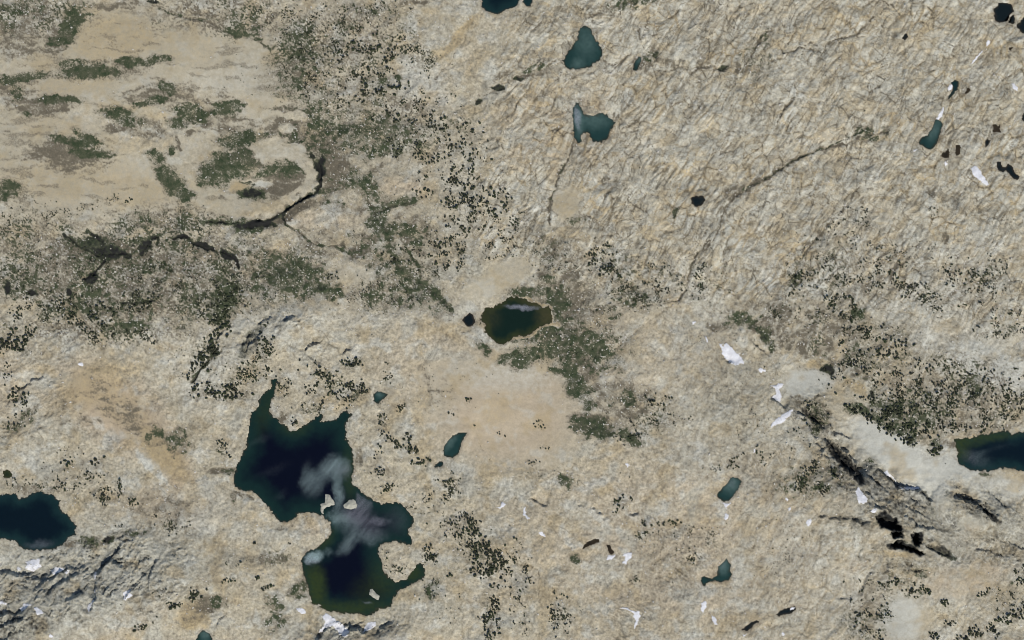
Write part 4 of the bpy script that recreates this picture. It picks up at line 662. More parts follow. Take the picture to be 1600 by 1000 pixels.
# lakes: level the ground round each and press the bed down
def lake_sdf(w, pts, noise):
    return sdf_poly(X[w] + noise * (n2x[w] * .9 + n3x[w]), Y[w] + noise * (n2y[w] * .9 + n3y[w]), pts)
lake_info = []
wet = np.zeros(X.shape, F)
lake_any = np.full(X.shape, -99, F)
levmap = np.zeros(X.shape, F)
for name, label, style, pts in LAKES:
    xx = [p[0] for p in pts]; yy = [p[1] for p in pts]
    bigl = name == 'lake' or (max(xx) - min(xx)) > 60
    far = 55 if bigl else 14
    w = window(min(xx) - far - 8, max(xx) + far + 8, min(yy) - far - 8, max(yy) + far + 8)
    sd = lake_sdf(w, pts, 2.0 if bigl else .9)
    sd = sd + (1.1 if bigl else .6) * NZ[12](X[w] / 2.6, Y[w] / 2.6)
    inside = sd > 0
    lev = float(np.median((M + S)[w][inside])) - (1.5 if bigl else .8)
    out = np.maximum(-sd, 0)
    near = (sd > -12) & (lake_any[w] > -12)
    if near.any(): lev = float(np.median(levmap[w][near]))
    levmap[w] = np.where(sd > -14, lev, levmap[w])
    free = lake_any[w] < 0
    k = sstep(far, 2, out)
    base = Z[w] * (1 - k) + (lev + 0.5 + np.minimum(out, 20) * .10 + Ht[w] * np.clip(out / 6, .25, 1) + S[w] * .5) * k
    base = np.where((out < 16) & (~inside), np.maximum(base, lev + .12 + .05 * out - 9 * sstep(6, 15.5, out)), base)
    bed = lev - .25 - np.minimum(sd, 60) * .16
    Z[w] = np.where(inside, bed, np.where(free, base, Z[w]))
    wet[w] = np.maximum(wet[w], sstep(4.5, 0, out) * (~inside) * np.clip(.45 + .9 * n2x[w], .1, 1))
    lake_any[w] = np.maximum(lake_any[w], sd)
    lake_info.append((name, label, style, pts, lev, w, sd))
for q in 'gboywpkv':
    mask[q] = np.where(lake_any > 0, 0, mask[q])
linem = np.where(lake_any > -1, 0, linem)

# combine masks with fine break-up ------------------------------------------------
hs = smooth > .5
cl = np.where(hs, .75 * NZ[22](WX / 24, WY / 7) + .5 * NZ[4](WX / 9, WY / 4.5), .7 * NZ[22](X / 15, Y / 13) + .55 * l2) + .5 * l3 + .3 * NZ[23](X / 2.6, Y / 2.6)
brk = .55 * l3 + .55 * l2 + .25 * sB
mott = .8 * NZ[22](X / 5.0, Y / 4.4) + .85 * NZ[23](X / 2.8, Y / 2.8) + .6 * NZ[5](X / 14, Y / 12) + .3 * NZ[4](X / 30, Y / 26)
vv = mask['v'] * sstep(-.15, .62, mott + .25 * mask['v'])
gf = mask['g'] * 1.25 + .52 * cl * sstep(0, .25, mask['g'])
green = sstep(.28, 1.10, gf) * (.62 + .38 * sstep(-.5, .5, l1 + l2 + .6 * NZ[22](X / 28, Y / 18)))
halo = sstep(.02, .55, gf) * sstep(0, .2, mask['g']) * (.6 + .3 * l1)
bf = mask['b'] * 1.2 + .55 * cl * sstep(0, .25, mask['b'])
brown = np.maximum(sstep(.18, 1.3, bf), halo * .85)
vsel = sstep(-.25, .25, NZ[3](X / 55, Y / 50))
green = np.maximum(green, vv * vsel * .8); brown = np.maximum(brown, vv * .9)
brown = np.maximum(brown, .6 * slab * (1 - smooth) * sstep(.3, 1, joint * sstep(-.1, .5, NZ[2](X / 70, Y / 70))))
dirt = sstep(.25, .85, .8 * NZ[20](X / 24, Y / 20) + .6 * sB + .4 * l3 + .3 * NZ[5](X / 60, Y / 60)) * (1 - smooth)
brown = np.maximum(brown, .46 * dirt)
vein = np.clip(1 - np.abs(NZ[19](U / 42, V / 7.5)) * 4.2, 0, 1) * sstep(-.05, .5, NZ[21](X / 40, Y / 34))
brown = np.maximum(brown, .75 * vein * slab * (1 - smooth))
brown = np.maximum(brown, .8 * np.maximum(jl, .8 * jc) * slab * (1 - smooth))
brown = np.maximum(brown, (.85 * k1 + .65 * k2) * slab * (1 - smooth))
crk = np.clip(1 - np.abs(NZ[13](wx2 / 30, wy2 / 22)) * 7, 0, 1) * sstep(.0, .5, NZ[14](X / 50, Y / 50))
brown = np.maximum(brown, .6 * crk * (1 - smooth))
streak = sstep(.12, .7, NZ[11](WX / 55, WY / 9) + .5 * NZ[8](WX / 18, WY / 5) + .35 * NZ[20](X / 90, Y / 60)) * smooth * (X < 480) * (Y < 360)
brown = np.maximum(brown, .55 * streak)
strip = 1 - .75 * slab * (1 - smooth) * sstep(.05, .5, NZ[6](U / 17, V / 5.0) + .5 * c2)
green = green * strip; brown = brown * strip
# stones poking through the heath: own colour, kept pale
stone = sstep(.40, .72, NZ[9](X / 2.7, Y / 2.7) + .35 * NZ[2](X / 11, Y / 11)) * np.clip(green + brown, 0, 1) * (1 - .75 * smooth)
green = green * (1 - .8 * stone); brown = brown * (1 - .9 * stone)

ochre = sstep(.05, 1, mask['o'] + .22 * brk * (mask['o'] > .02))
ochre = np.maximum(ochre, .55 * slab * sstep(.15, .7, NZ[15](U / 70, V / 22) + .3 * NZ[4](X / 30, Y / 30)) * (1 - smooth))
ochre = np.maximum(ochre, .9 * slab * (1 - smooth) * np.maximum(sstep(.30, .05, e1) * sstep(-.2, .4, NZ[23](X / 80, Y / 60)), .6 * sstep(.3, .05, e2) * sstep(0, .5, NZ[7](X / 60, Y / 50))))
ochre = np.maximum(ochre, .62 * sstep(.1, .75, NZ[16](X / 46, Y / 38) + .4 * NZ[2](X / 13, Y / 11)))
grey = sstep(.05, 1, mask['y'] + .3 * brk * (mask['y'] > .02))
grey = np.maximum(grey, .8 * slab * (1 - smooth) * sstep(.05, .3, c1 + .4 * c2))
grey = np.maximum(grey, .75 * (1 - smooth) * sstep(.05, .65, NZ[12](X / 44, Y / 34) + .35 * NZ[13](X / 14, Y / 14) + .12 * slab))
pale = sstep(.05, 1, mask['w'] + .2 * brk * (mask['w'] > .02))
pale = np.maximum(pale, .9 * stone)
pale = np.maximum(pale, .6 * slab * (1 - smooth) * sstep(.15, .6, NZ[6](U / 46, V / 9) + .3 * sD))
pale = np.maximum(pale, (.65 - .3 * smooth) * sstep(.1, .75, NZ[18](X / 30, Y / 24) + .5 * NZ[7](X / 9, Y / 8) + .4 * NZ[9](X / 80, Y / 80)))
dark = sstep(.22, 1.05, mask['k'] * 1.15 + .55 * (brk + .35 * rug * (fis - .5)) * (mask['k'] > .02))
brown = np.maximum(brown, sstep(.05, .7, linem * (1.1 + .5 * l3)))
dark = np.maximum(dark, .42 * sstep(.3, 1, linem * (1 + .6 * l2 + .4 * l3)))
dark = np.maximum(dark, .55 * rug * np.clip(fis, 0, 1) ** 1.5)
green = np.maximum(green, .8 * sstep(.05, .5, mask['k'] + .3 * brk * (mask['k'] > .02)) * (1 - rug))
tone = slab * (1 - smooth) * (.36 + .38 * c1 + .42 * c2 + .36 * c3 - .75 * k1 - .6 * k2 - .25 * k3 + .2 * long1 - .5 * jl + .30 * sA + .40 * sB + .38 * sD - .45 * joint - .3 * joint2 + .4 * l3 + .25 * l2) + (1 - slab) * (1 - .8 * smooth) * (.25 * l1 + .45 * l2 + .75 * l3 - .3 * joint2 + .3 * sD)
tone = tone + (1 - slab) * (1 - smooth) * (.25 * c2 + .3 * c3 - .25 * k2)
tone = tone * (1 - .3 * rug) - (.2 + .25 * (X > 700)) * rug + rug * (.5 * cr + .4 * cq) + rug * (.45 * rC + .5 * (rB - .4) + .3 * (rA - .4)) + .18 * NZ[10](X / 120, Y / 120)
tone = tone + smooth * (.10 * l2 + .14 * NZ[6](X / 30, Y / 18))

# outside the frame the sheet gets coarse: fade the fine cover there instead of letting it streak
near_in = np.clip(1 - outd / 45, 0, 1).astype(F)
tone = tone * near_in
green, brown, ochre, grey, pale, dark = [f * near_in + c * (1 - near_in) for f, c in ((green, .06), (brown, .16), (ochre, .2), (grey, .3), (pale, .15), (dark, 0))]

# ------------------------------------------------------------------ materials
def new_mat(name):
    m = bpy.data.materials.new(name); m.use_nodes = True
    nt = m.node_tree
    b = nt.nodes["Principled BSDF"]
    return m, nt, b
def node(nt, typ, **kw):
    n = nt.nodes.new(typ)
    for k, v in kw.items(): setattr(n, k, v)
    return n
def noise(nt, vec, scale, detail=3, rough=.55):
    n = node(nt, "ShaderNodeTexNoise"); n.inputs['Scale'].default_value = scale
    n.inputs['Detail'].default_value = detail; n.inputs['Roughness'].default_value = rough
    nt.links.new(vec, n.inputs['Vector']); return n.outputs[0]
def ramp(nt, src, a, b, lo=0.0, hi=1.0):
    n = node(nt, "ShaderNodeMapRange", interpolation_type='SMOOTHSTEP')
    n.inputs[1].default_value = a; n.inputs[2].default_value = b; n.inputs[3].default_value = lo; n.inputs[4].default_value = hi
    nt.links.new(src, n.inputs[0]); return n.outputs[0]
def lin(nt, src, a, b, lo, hi):
    n = node(nt, "ShaderNodeMapRange")
    n.inputs[1].default_value = a; n.inputs[2].default_value = b; n.inputs[3].default_value = lo; n.inputs[4].default_value = hi
    nt.links.new(src, n.inputs[0]); return n.outputs[0]
def math_(nt, op, a, b):
    n = node(nt, "ShaderNodeMath", operation=op)
    for i, v in enumerate((a, b)):
        if isinstance(v, (int, float)): n.inputs[i].default_value = v
        else: nt.links.new(v, n.inputs[i])
    return n.outputs[0]
def mix(nt, fac, a, b, blend='MIX'):
    n = node(nt, "ShaderNodeMix", data_type='RGBA', blend_type=blend)
    for i, v in ((0, fac), (6, a), (7, b)):
        if isinstance(v, (int, float)): n.inputs[i].default_value = v if i == 0 else (v, v, v, 1)
        elif isinstance(v, tuple): n.inputs[i].default_value = (*v, 1)
        else: nt.links.new(v, n.inputs[i])
    return n.outputs[2]

def ground_material():
    m, nt, b = new_mat("mountain_ground")
    pos = node(nt, "ShaderNodeNewGeometry").outputs['Position']
    def attr(nm):
        a = node(nt, "ShaderNodeAttribute", attribute_name=nm)
        s = node(nt, "ShaderNodeSeparateColor"); nt.links.new(a.outputs['Color'], s.inputs[0])
        return s.outputs[0], s.outputs[1], s.outputs[2], a.outputs['Alpha']
    g, br, oc, gy = attr("cover")
    pl, pk, dk, sm = attr("rock")
    tn, wt, slb, rgd = attr("grain")
    n_big = noise(nt, pos, .02, 4); n_mid = noise(nt, pos, .11, 4); n_fine = noise(nt, pos, .42, 5, .65); n_grit = noise(nt, pos, 1.1, 3, .7)
    c = mix(nt, ramp(nt, n_big, .35, .65), TAN, TAN2)
    c = mix(nt, math_(nt, 'MULTIPLY', ramp(nt, n_mid, .45, .7), .35), c, GREY)
    c = mix(nt, pk, c, PINK)
    c = mix(nt, gy, c, GREY)
    c = mix(nt, pl, c, PALE)
    c = mix(nt, math_(nt, 'MULTIPLY', oc, lin(nt, n_fine, .3, .7, .6, 1.0)), c, OCHRE)
    # tone: banding and pitting that belong to the rock
    amp = lin(nt, sm, 0, 1, 1, .35)
    mp = node(nt, "ShaderNodeMapping"); mp.inputs['Rotation'].default_value = (0, 0, math.radians(-57)); mp.inputs['Scale'].default_value = (.062, .125, .0)
    wv = node(nt, "ShaderNodeTexNoise"); wv.inputs['Scale'].default_value = .09; wv.inputs['Detail'].default_value = 4
    nt.links.new(pos, wv.inputs['Vector'])
    off = node(nt, "ShaderNodeVectorMath", operation='MULTIPLY_ADD')
    off.inputs[1].default_value = (9, 9, 0); nt.links.new(wv.outputs['Color'], off.inputs[0]); nt.links.new(pos, off.inputs[2])
    nt.links.new(off.outputs[0], mp.inputs[0])
    vo = node(nt, "ShaderNodeTexVoronoi", feature='DISTANCE_TO_EDGE'); vo.inputs['Scale'].default_value = 1
    vc = node(nt, "ShaderNodeTexVoronoi", feature='F1'); vc.inputs['Scale'].default_value = 1
    nt.links.new(mp.outputs[0], vo.inputs['Vector']); nt.links.new(mp.outputs[0], vc.inputs['Vector'])
    vs = node(nt, "ShaderNodeSeparateColor"); nt.links.new(vc.outputs['Color'], vs.inputs[0])
    plate = math_(nt, 'MULTIPLY', slb, amp)
    crack = ramp(nt, vo.outputs['Distance'], .0, .11, 1, 0)
    crack = math_(nt, 'MULTIPLY', math_(nt, 'MULTIPLY', crack, plate), ramp(nt, n_mid, .38, .62))
    c = mix(nt, math_(nt, 'MULTIPLY', crack, .75), c, CRACK)
    c = mix(nt, math_(nt, 'MULTIPLY', ramp(nt, vs.outputs[1], .55, .75), math_(nt, 'MULTIPLY', plate, .5)), c, GREY)
    t = math_(nt, 'ADD', tn, math_(nt, 'MULTIPLY', lin(nt, n_fine, .25, .75, -.75, .75), amp))
    t = math_(nt, 'ADD', t, math_(nt, 'MULTIPLY', lin(nt, vs.outputs[0], 0, 1, -.4, .4), plate))
    t = math_(nt, 'ADD', t, math_(nt, 'MULTIPLY', lin(nt, n_grit, .25, .75, -.6, .6), amp))
    c = mix(nt, 1.0, c, lin(nt, t, -1.6, 1.6, .36, 1.62), 'MULTIPLY')
    brk = math_(nt, 'MULTIPLY', lin(nt, n_fine, .3, .7, -.35, .35), 1.0)
    gg = ramp(nt, math_(nt, 'ADD', g, math_(nt, 'MULTIPLY', brk, ramp(nt, g, 0, .15))), .15, .85)
    bb = ramp(nt, math_(nt, 'ADD', br, math_(nt, 'MULTIPLY', brk, ramp(nt, br, 0, .15))), .1, 1.0)
    bcol = mix(nt, ramp(nt, n_fine, .35, .65), BROWN, BROWN2)
    gcol = mix(nt, ramp(nt, math_(nt, 'ADD', math_(nt, 'MULTIPLY', n_fine, .5), math_(nt, 'MULTIPLY', n_mid, .5)), .38, .62), GREEN, GREEN2)
    c = mix(nt, bb, c, bcol)
    c = mix(nt, gg, c, gcol)
    c = mix(nt, math_(nt, 'MULTIPLY', wt, .55), c, (.15, .115, .08))
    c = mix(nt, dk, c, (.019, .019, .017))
    nt.links.new(c, b.inputs['Base Color'])
    b.inputs['Roughness'].default_value = .92
    b.inputs['Specular IOR Level'].default_value = .25
    bp = node(nt, "ShaderNodeBump"); bp.inputs['Strength'].default_value = .55; bp.inputs['Distance'].default_value = 1.0
    hgt = math_(nt, 'MULTIPLY', math_(nt, 'ADD', n_fine, math_(nt, 'MULTIPLY', n_grit, .5)), lin(nt, sm, 0, 1, 1.3, .25))
    nt.links.new(hgt, bp.inputs['Height']); nt.links.new(bp.outputs[0], b.inputs['Normal'])
    return m
TAN = (.428, .376, .264); TAN2 = (.456, .406, .296); PINK = (.435, .350, .240); GREY = (.415, .398, .322); PALE = (.500, .492, .420); CRACK = (.235, .195, .125)
OCHRE = (.385, .298, .162); BROWN = (.098, .084, .058); BROWN2 = (.168, .144, .100); GREEN = (.030, .046, .020); GREEN2 = (.078, .084, .047)
MAT_GROUND = ground_material()

def leaf_material():
    m, nt, b = new_mat("pine_foliage")
    pos = node(nt, "ShaderNodeNewGeometry").outputs['Position']
    n = noise(nt, pos, .05, 4, .7)
    n2 = noise(nt, pos, .28, 3)
    c = mix(nt, ramp(nt, n, .40, .62), (.027, .028, .019), (.036, .048, .022))
    c = mix(nt, ramp(nt, n2, .35, .75), c, (.062, .068, .038))
    nt.links.new(c, b.inputs['Base Color']); b.inputs['Roughness'].default_value = .9
    b.inputs['Specular IOR Level'].default_value = .15
    return m
MAT_LEAF = leaf_material()
m, nt, b = new_mat("pine_bark"); b.inputs['Base Color'].default_value = (.10, .075, .05, 1); b.inputs['Roughness'].default_value = .95
_n = noise(nt, node(nt, "ShaderNodeNewGeometry").outputs['Position'], 4, 3)
nt.links.new(mix(nt, _n, (.07, .05, .035), (.13, .10, .07)), b.inputs['Base Color'])
MAT_BARK = m
m, nt, b = new_mat("snow")
_p = node(nt, "ShaderNodeNewGeometry").outputs['Position']
_t = node(nt, 'ShaderNodeAttribute', attribute_name='thin').outputs['Fac']
_s = mix(nt, ramp(nt, noise(nt, _p, .35, 4), .35, .75), (.66, .655, .66), (.80, .80, .81))
nt.links.new(mix(nt, math_(nt, 'MULTIPLY', _t, ramp(nt, noise(nt, _p, .5, 3), .3, .6, .3, 1.0)), _s, (.46, .43, .37)), b.inputs['Base Color'])
b.inputs['Roughness'].default_value = .75
MAT_SNOW = m
m, nt, b = new_mat("boulder_rock")
_p = node(nt, "ShaderNodeNewGeometry").outputs['Position']
nt.links.new(mix(nt, ramp(nt, noise(nt, _p, .2, 4), .35, .65), (.42, .38, .31), (.62, .59, .52)), b.inputs['Base Color'])
b.inputs['Roughness'].default_value = .9
MAT_BOULDER = m
def water_material():
    m, nt, b = new_mat("lake_water")
    a = node(nt, "ShaderNodeAttribute", attribute_name="water_color")
    w = node(nt, "ShaderNodeAttribute", attribute_name="ruffle_glitter")
    pos = node(nt, "ShaderNodeNewGeometry").outputs['Position']
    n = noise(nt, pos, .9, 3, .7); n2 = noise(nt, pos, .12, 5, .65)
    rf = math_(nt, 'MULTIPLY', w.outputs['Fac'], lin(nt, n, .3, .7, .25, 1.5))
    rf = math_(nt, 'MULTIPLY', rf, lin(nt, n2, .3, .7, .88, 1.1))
    # sun glitter on ruffled water, painted into the base colour as pale patches
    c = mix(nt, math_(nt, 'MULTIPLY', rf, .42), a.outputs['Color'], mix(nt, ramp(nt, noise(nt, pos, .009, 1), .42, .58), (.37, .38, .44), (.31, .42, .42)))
    c = mix(nt, lin(nt, n2, .3, .7, 0, .35), c, mix(nt, 1.0, c, .6, 'MULTIPLY'))
    nt.links.new(c, b.inputs['Base Color'])
    nt.links.new(lin(nt, rf, 0, 1, .08, .55), b.inputs['Roughness'])
    b.inputs['IOR'].default_value = 1.333
    bp = node(nt, "ShaderNodeBump"); bp.inputs['Strength'].default_value = .15; bp.inputs['Distance'].default_value = .3
    nt.links.new(n, bp.inputs['Height']); nt.links.new(bp.outputs[0], b.inputs['Normal'])
    return m
MAT_WATER = water_material()

# ------------------------------------------------------------------ mesh helpers
col = sc.collection
def mesh_from(name, verts, faces_flat, nper, mat, smooth_shade=True):
    me = bpy.data.meshes.new(name)
    nv = len(verts); nf = len(faces_flat) // nper
    me.vertices.add(nv); me.vertices.foreach_set("co", np.ascontiguousarray(verts, dtype=F).ravel())
    me.loops.add(nf * nper); me.loops.foreach_set("vertex_index", np.ascontiguousarray(faces_flat, dtype=np.int32))
    me.polygons.add(nf)
    me.polygons.foreach_set("loop_start", np.arange(0, nf * nper, nper, dtype=np.int32))
    me.polygons.foreach_set("loop_total", np.full(nf, nper, np.int32))
    me.polygons.foreach_set("use_smooth", np.full(nf, smooth_shade))
    me.update(calc_edges=True)
    me.materials.append(mat)
    return me
def link(name, me, parent=None, **props):
    o = bpy.data.objects.new(name, me); col.objects.link(o)
    if parent is not None: o.parent = parent
    for k, v in props.items(): o[k] = v
    return o
def add_color(me, name, rgba):
    a = me.color_attributes.new(name=name, type='FLOAT_COLOR', domain='POINT')
    a.data.foreach_set("color", np.ascontiguousarray(rgba, dtype=F).ravel())
def grid_faces(keep):
    """keep: bool (h-1, w-1) quads; returns used vertex ids and faces"""
    h, w = keep.shape[0] + 1, keep.shape[1] + 1
    ii, jj = np.nonzero(keep)
    v0 = ii * w + jj
    f = np.stack([v0, v0 + w, v0 + w + 1, v0 + 1], 1)
    used, inv = np.unique(f.ravel(), return_inverse=True)
    return used, inv.astype(np.int32)

# terrain -----------------------------------------------------------------
used, fi = grid_faces(np.ones((H_ - 1, W_ - 1), bool))
co = np.stack([X.ravel() - 800, 500 - Y.ravel(), Z.ravel()], 1)
me = mesh_from("ground", co, fi, 4, MAT_GROUND)
add_color(me, "cover", np.stack([green, brown, ochre, grey], -1).reshape(-1, 4))
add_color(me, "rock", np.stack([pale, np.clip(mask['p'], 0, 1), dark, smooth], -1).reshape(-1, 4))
add_color(me, "grain", np.stack([tone, wet, slab * fine, rug], -1).reshape(-1, 4))
link("ground", me, kind="structure", label="tan granite plateau with slabs, heath, gullies and dark cliffs")

Zc = Z[oy:oy + len(cy), ox:ox + len(cx)]
def ground_z(px, py, Zc=None):
    Zc = globals()['Zc'] if Zc is None else Zc
    fx = np.clip((np.asarray(px) - cx[0]) / STEP, 0, len(cx) - 1.001); fy = np.clip((np.asarray(py) - cy[0]) / STEP, 0, len(cy) - 1.001)
    i = fx.astype(int); j = fy.astype(int); u = fx - i; v = fy - j
    return (Zc[j, i] * (1 - u) + Zc[j, i + 1] * u) * (1 - v) + (Zc[j + 1, i] * (1 - u) + Zc[j + 1, i + 1] * u) * v
Zs = Zc.copy()
for _ in range(6):
    Zs[1:-1, 1:-1] = (Zs[1:-1, 1:-1] * 2 + Zs[:-2, 1:-1] + Zs[2:, 1:-1] + Zs[1:-1, :-2] + Zs[1:-1, 2:]) / 6
def sample(field, px, py):
    c = field[oy:oy + len(cy), ox:ox + len(cx)]
    i = np.clip(((np.asarray(px) - cx[0]) / STEP).astype(int), 0, len(cx) - 1); j = np.clip(((np.asarray(py) - cy[0]) / STEP).astype(int), 0, len(cy) - 1)
    return c[j, i]

# water ---------------------------------------------------------------------
def ell(rows, w, warp=1.0):
    s = np.zeros(X[w].shape, F)
    fx = X[w] + warp * (3 * n1x[w] + 2.2 * n2x[w] + 1.3 * n3x[w]); fy = Y[w] + warp * (3 * n1y[w] + 2.2 * n2y[w] + 1.3 * n3y[w])
    for bx, by, rx, ry, ang, st in rows:
        if st <= 0: continue
        a = math.radians(ang); ca, sa = math.cos(a), math.sin(a)
        dx, dy = fx - bx, -(fy - by)
        r = np.sqrt(((dx * ca + dy * sa) / rx) ** 2 + ((-dx * sa + dy * ca) / ry) ** 2)
        s = s + (1 - s / 1.8) * st * sstep(1.75, .1, r)
    return s
glitter_rows, shal_rows = parse_rows(WIND_GLITTER), parse_rows(SHALLOW)
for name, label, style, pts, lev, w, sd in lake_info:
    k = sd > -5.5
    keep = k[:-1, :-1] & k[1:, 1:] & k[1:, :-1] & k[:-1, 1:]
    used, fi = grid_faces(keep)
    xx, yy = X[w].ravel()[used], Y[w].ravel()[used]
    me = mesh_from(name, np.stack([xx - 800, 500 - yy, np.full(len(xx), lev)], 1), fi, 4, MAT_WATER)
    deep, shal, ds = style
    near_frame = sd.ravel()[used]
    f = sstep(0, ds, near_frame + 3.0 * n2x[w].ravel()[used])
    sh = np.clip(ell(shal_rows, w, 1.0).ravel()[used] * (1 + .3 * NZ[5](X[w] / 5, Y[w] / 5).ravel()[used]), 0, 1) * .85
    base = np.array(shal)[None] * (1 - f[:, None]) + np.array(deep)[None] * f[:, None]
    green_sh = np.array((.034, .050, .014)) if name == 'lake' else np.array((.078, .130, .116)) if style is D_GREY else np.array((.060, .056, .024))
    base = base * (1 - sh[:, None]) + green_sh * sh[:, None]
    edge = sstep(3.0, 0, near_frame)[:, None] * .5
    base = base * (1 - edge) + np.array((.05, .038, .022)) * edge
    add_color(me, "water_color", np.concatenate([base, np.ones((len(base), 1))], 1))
    ru = ell(glitter_rows, w, 1.2) * 1.0
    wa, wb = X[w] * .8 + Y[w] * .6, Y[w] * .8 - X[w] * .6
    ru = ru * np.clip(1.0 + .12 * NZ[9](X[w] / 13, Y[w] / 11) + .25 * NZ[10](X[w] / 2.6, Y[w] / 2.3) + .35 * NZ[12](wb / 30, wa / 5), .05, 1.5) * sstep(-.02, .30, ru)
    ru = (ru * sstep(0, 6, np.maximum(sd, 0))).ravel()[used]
    a = me.attributes.new("ruffle_glitter", 'FLOAT', 'POINT'); a.data.foreach_set("value", ru.astype(F))
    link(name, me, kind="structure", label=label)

# islets --------------------------------------------------------------------
def patch_mesh(name, pts, step, zfun, mat, margin=1.6, jitter=.5):
    xx = [p[0] for p in pts]; yy = [p[1] for p in pts]
    gx = np.arange(min(xx) - 4, max(xx) + 4, step); gy = np.arange(min(yy) - 4, max(yy) + 4, step)
    GX, GY = np.meshgrid(gx, gy)
    sd = sdf_poly(GX + jitter * NZ[2](GX / 5, GY / 5) + .6 * jitter * NZ[3](GX / 2.2, GY / 2.2), GY + jitter * NZ[4](GX / 5, GY / 5) + .6 * jitter * NZ[5](GX / 2.2, GY / 2.2), pts)
    k = sd > -margin
    keep = k[:-1, :-1] & k[1:, 1:] & k[1:, :-1] & k[:-1, 1:]
    used, fi = grid_faces(keep)
    Zp = zfun(GX, GY, sd)
    cxm, cym = (min(xx) + max(xx)) / 2, (min(yy) + max(yy)) / 2
    z0 = float(Zp.ravel()[used].min())
    v = np.stack([GX.ravel()[used] - cxm, cym - GY.ravel()[used], Zp.ravel()[used] - z0], 1)
    me = mesh_from(name, v, fi, 4, mat)
    me.attributes.new('thin', 'FLOAT', 'POINT').data.foreach_set('value', sstep(1.3, -.2, sd.ravel()[used]).astype(F))
    return me, (cxm - 800, 500 - cym, z0)
big_lev = lake_info[0][4]
for label, pts in ISLETS:
    me, loc = patch_mesh("islet", pts, .8, lambda a, b, s: np.where(s > 0, big_lev + .3 + np.minimum(s, 5) * .45 + .7 * NZ[7](a / 4, b / 4), big_lev - 1.2 + (s + 1.6) * .7), MAT_GROUND, 1.6, .8)
    o = link("islet", me, kind="structure", label=label); o.location = loc

# snow ----------------------------------------------------------------------
for label, pts in SNOW:
    me, loc = patch_mesh("snow_patch", pts, .7, lambda a, b, s: np.where(s > 0, np.maximum(ground_z(a, b, Zs) + .55 + np.minimum(s, 4) * .12, ground_z(a, b) + .12), ground_z(a, b) - .8 + (s + 1.2) * .6), MAT_SNOW, 1.2, 1.3)
    o = link("snow_patch", me, label=label, category="snow patch", group="snow patches left on the plateau"); o.location = loc
snow_boxes = [(min(p[0] for p in q) - 1, max(p[0] for p in q) + 1, min(p[1] for p in q) - 1, max(p[1] for p in q) + 1) for _, q in SNOW]

# ------------------------------------------------------------------ trees
def ico():
    t = (1 + 5 ** .5) / 2
    v = np.array([(-1, t, 0), (1, t, 0), (-1, -t, 0), (1, -t, 0), (0, -1, t), (0, 1, t), (0, -1, -t), (0, 1, -t), (t, 0, -1), (t, 0, 1), (-t, 0, -1), (-t, 0, 1)], float)
    v /= np.linalg.norm(v[0])
    f = np.array([(0, 11, 5), (0, 5, 1), (0, 1, 7), (0, 7, 10), (0, 10, 11), (1, 5, 9), (5, 11, 4), (11, 10, 2), (10, 7, 6), (7, 1, 8), (3, 9, 4), (3, 4, 2), (3, 2, 6), (3, 6, 8), (3, 8, 9), (4, 9, 5), (2, 4, 11), (6, 2, 10), (8, 6, 7), (9, 8, 1)])
    return v, f
IV, IF = ico()
def blob(r, n, spread, seed):
    """a crown: a few jagged tufts round a stem; radius about 1"""
    q = np.random.default_rng(seed); vs, fs = [], []
    for i in range(n):
        a = q.random() * 6.283; d = 0 if i == 0 else spread * (.5 + .5 * q.random())
        s = (1 - .45 * d) * (.55 + .3 * q.random()) * (1.15 if i == 0 else .8)
        c = np.array([d * math.cos(a), d * math.sin(a), .62 + .3 * q.random() - .35 * d])
        v = IV * (s * (.75 + .5 * q.random((12, 1)))) * np.array([1, 1, .8]) + c
        v[:, 2] = np.maximum(v[:, 2], .04)
        fs.append(IF + 12 * i); vs.append(v)
    return np.concatenate(vs), np.concatenate(fs)
CROWNS_BIG = [blob(1, 7, .75, 50 + i) for i in range(8)]
CROWNS_SMALL = [blob(1, 3, .6, 90 + i) for i in range(10)]

trees = []
for gx, gy, rx, ry, ang, n, r0, r1 in parse_rows(GROVES):
    a = math.radians(ang); ca, sa = math.cos(a), math.sin(a)
    n = int(n); m = n * 6 + 20
    rr = np.sqrt(rng.random(m)) * (1.0 + .25 * rng.standard_normal(m)).clip(.3, 1.7); tt = rng.random(m) * 2 * np.pi
    u, v = rx * rr * np.cos(tt), ry * rr * np.sin(tt)
    px = gx + u * ca - v * sa; py = gy - (u * sa + v * ca)
    wgt = NZ[1](px / 17, py / 17) + .7 * NZ[3](px / 7, py / 7) + .35 * rng.standard_normal(m)
    idx = np.argsort(-wgt)[:n] if n > 14 else np.arange(n)
    rad = (r0 + (r1 - r0) * rng.random(len(idx)) ** 1.5) * 1.16
    for i, r in zip(idx, rad):
        trees.append((px[i], py[i], r))
        if r > 1.15 and rng.random() < .26:
            ta = rng.random() * 6.28
            for q in range(1 + int(rng.random() * 3)):
                ta += rng.normal() * .7
                trees.append((px[i] + math.cos(ta) * r * 1.25 * (q + 1), py[i] + math.sin(ta) * r * 1.25 * (q + 1), r * (.55 + .4 * rng.random())))
trees = np.array(trees)
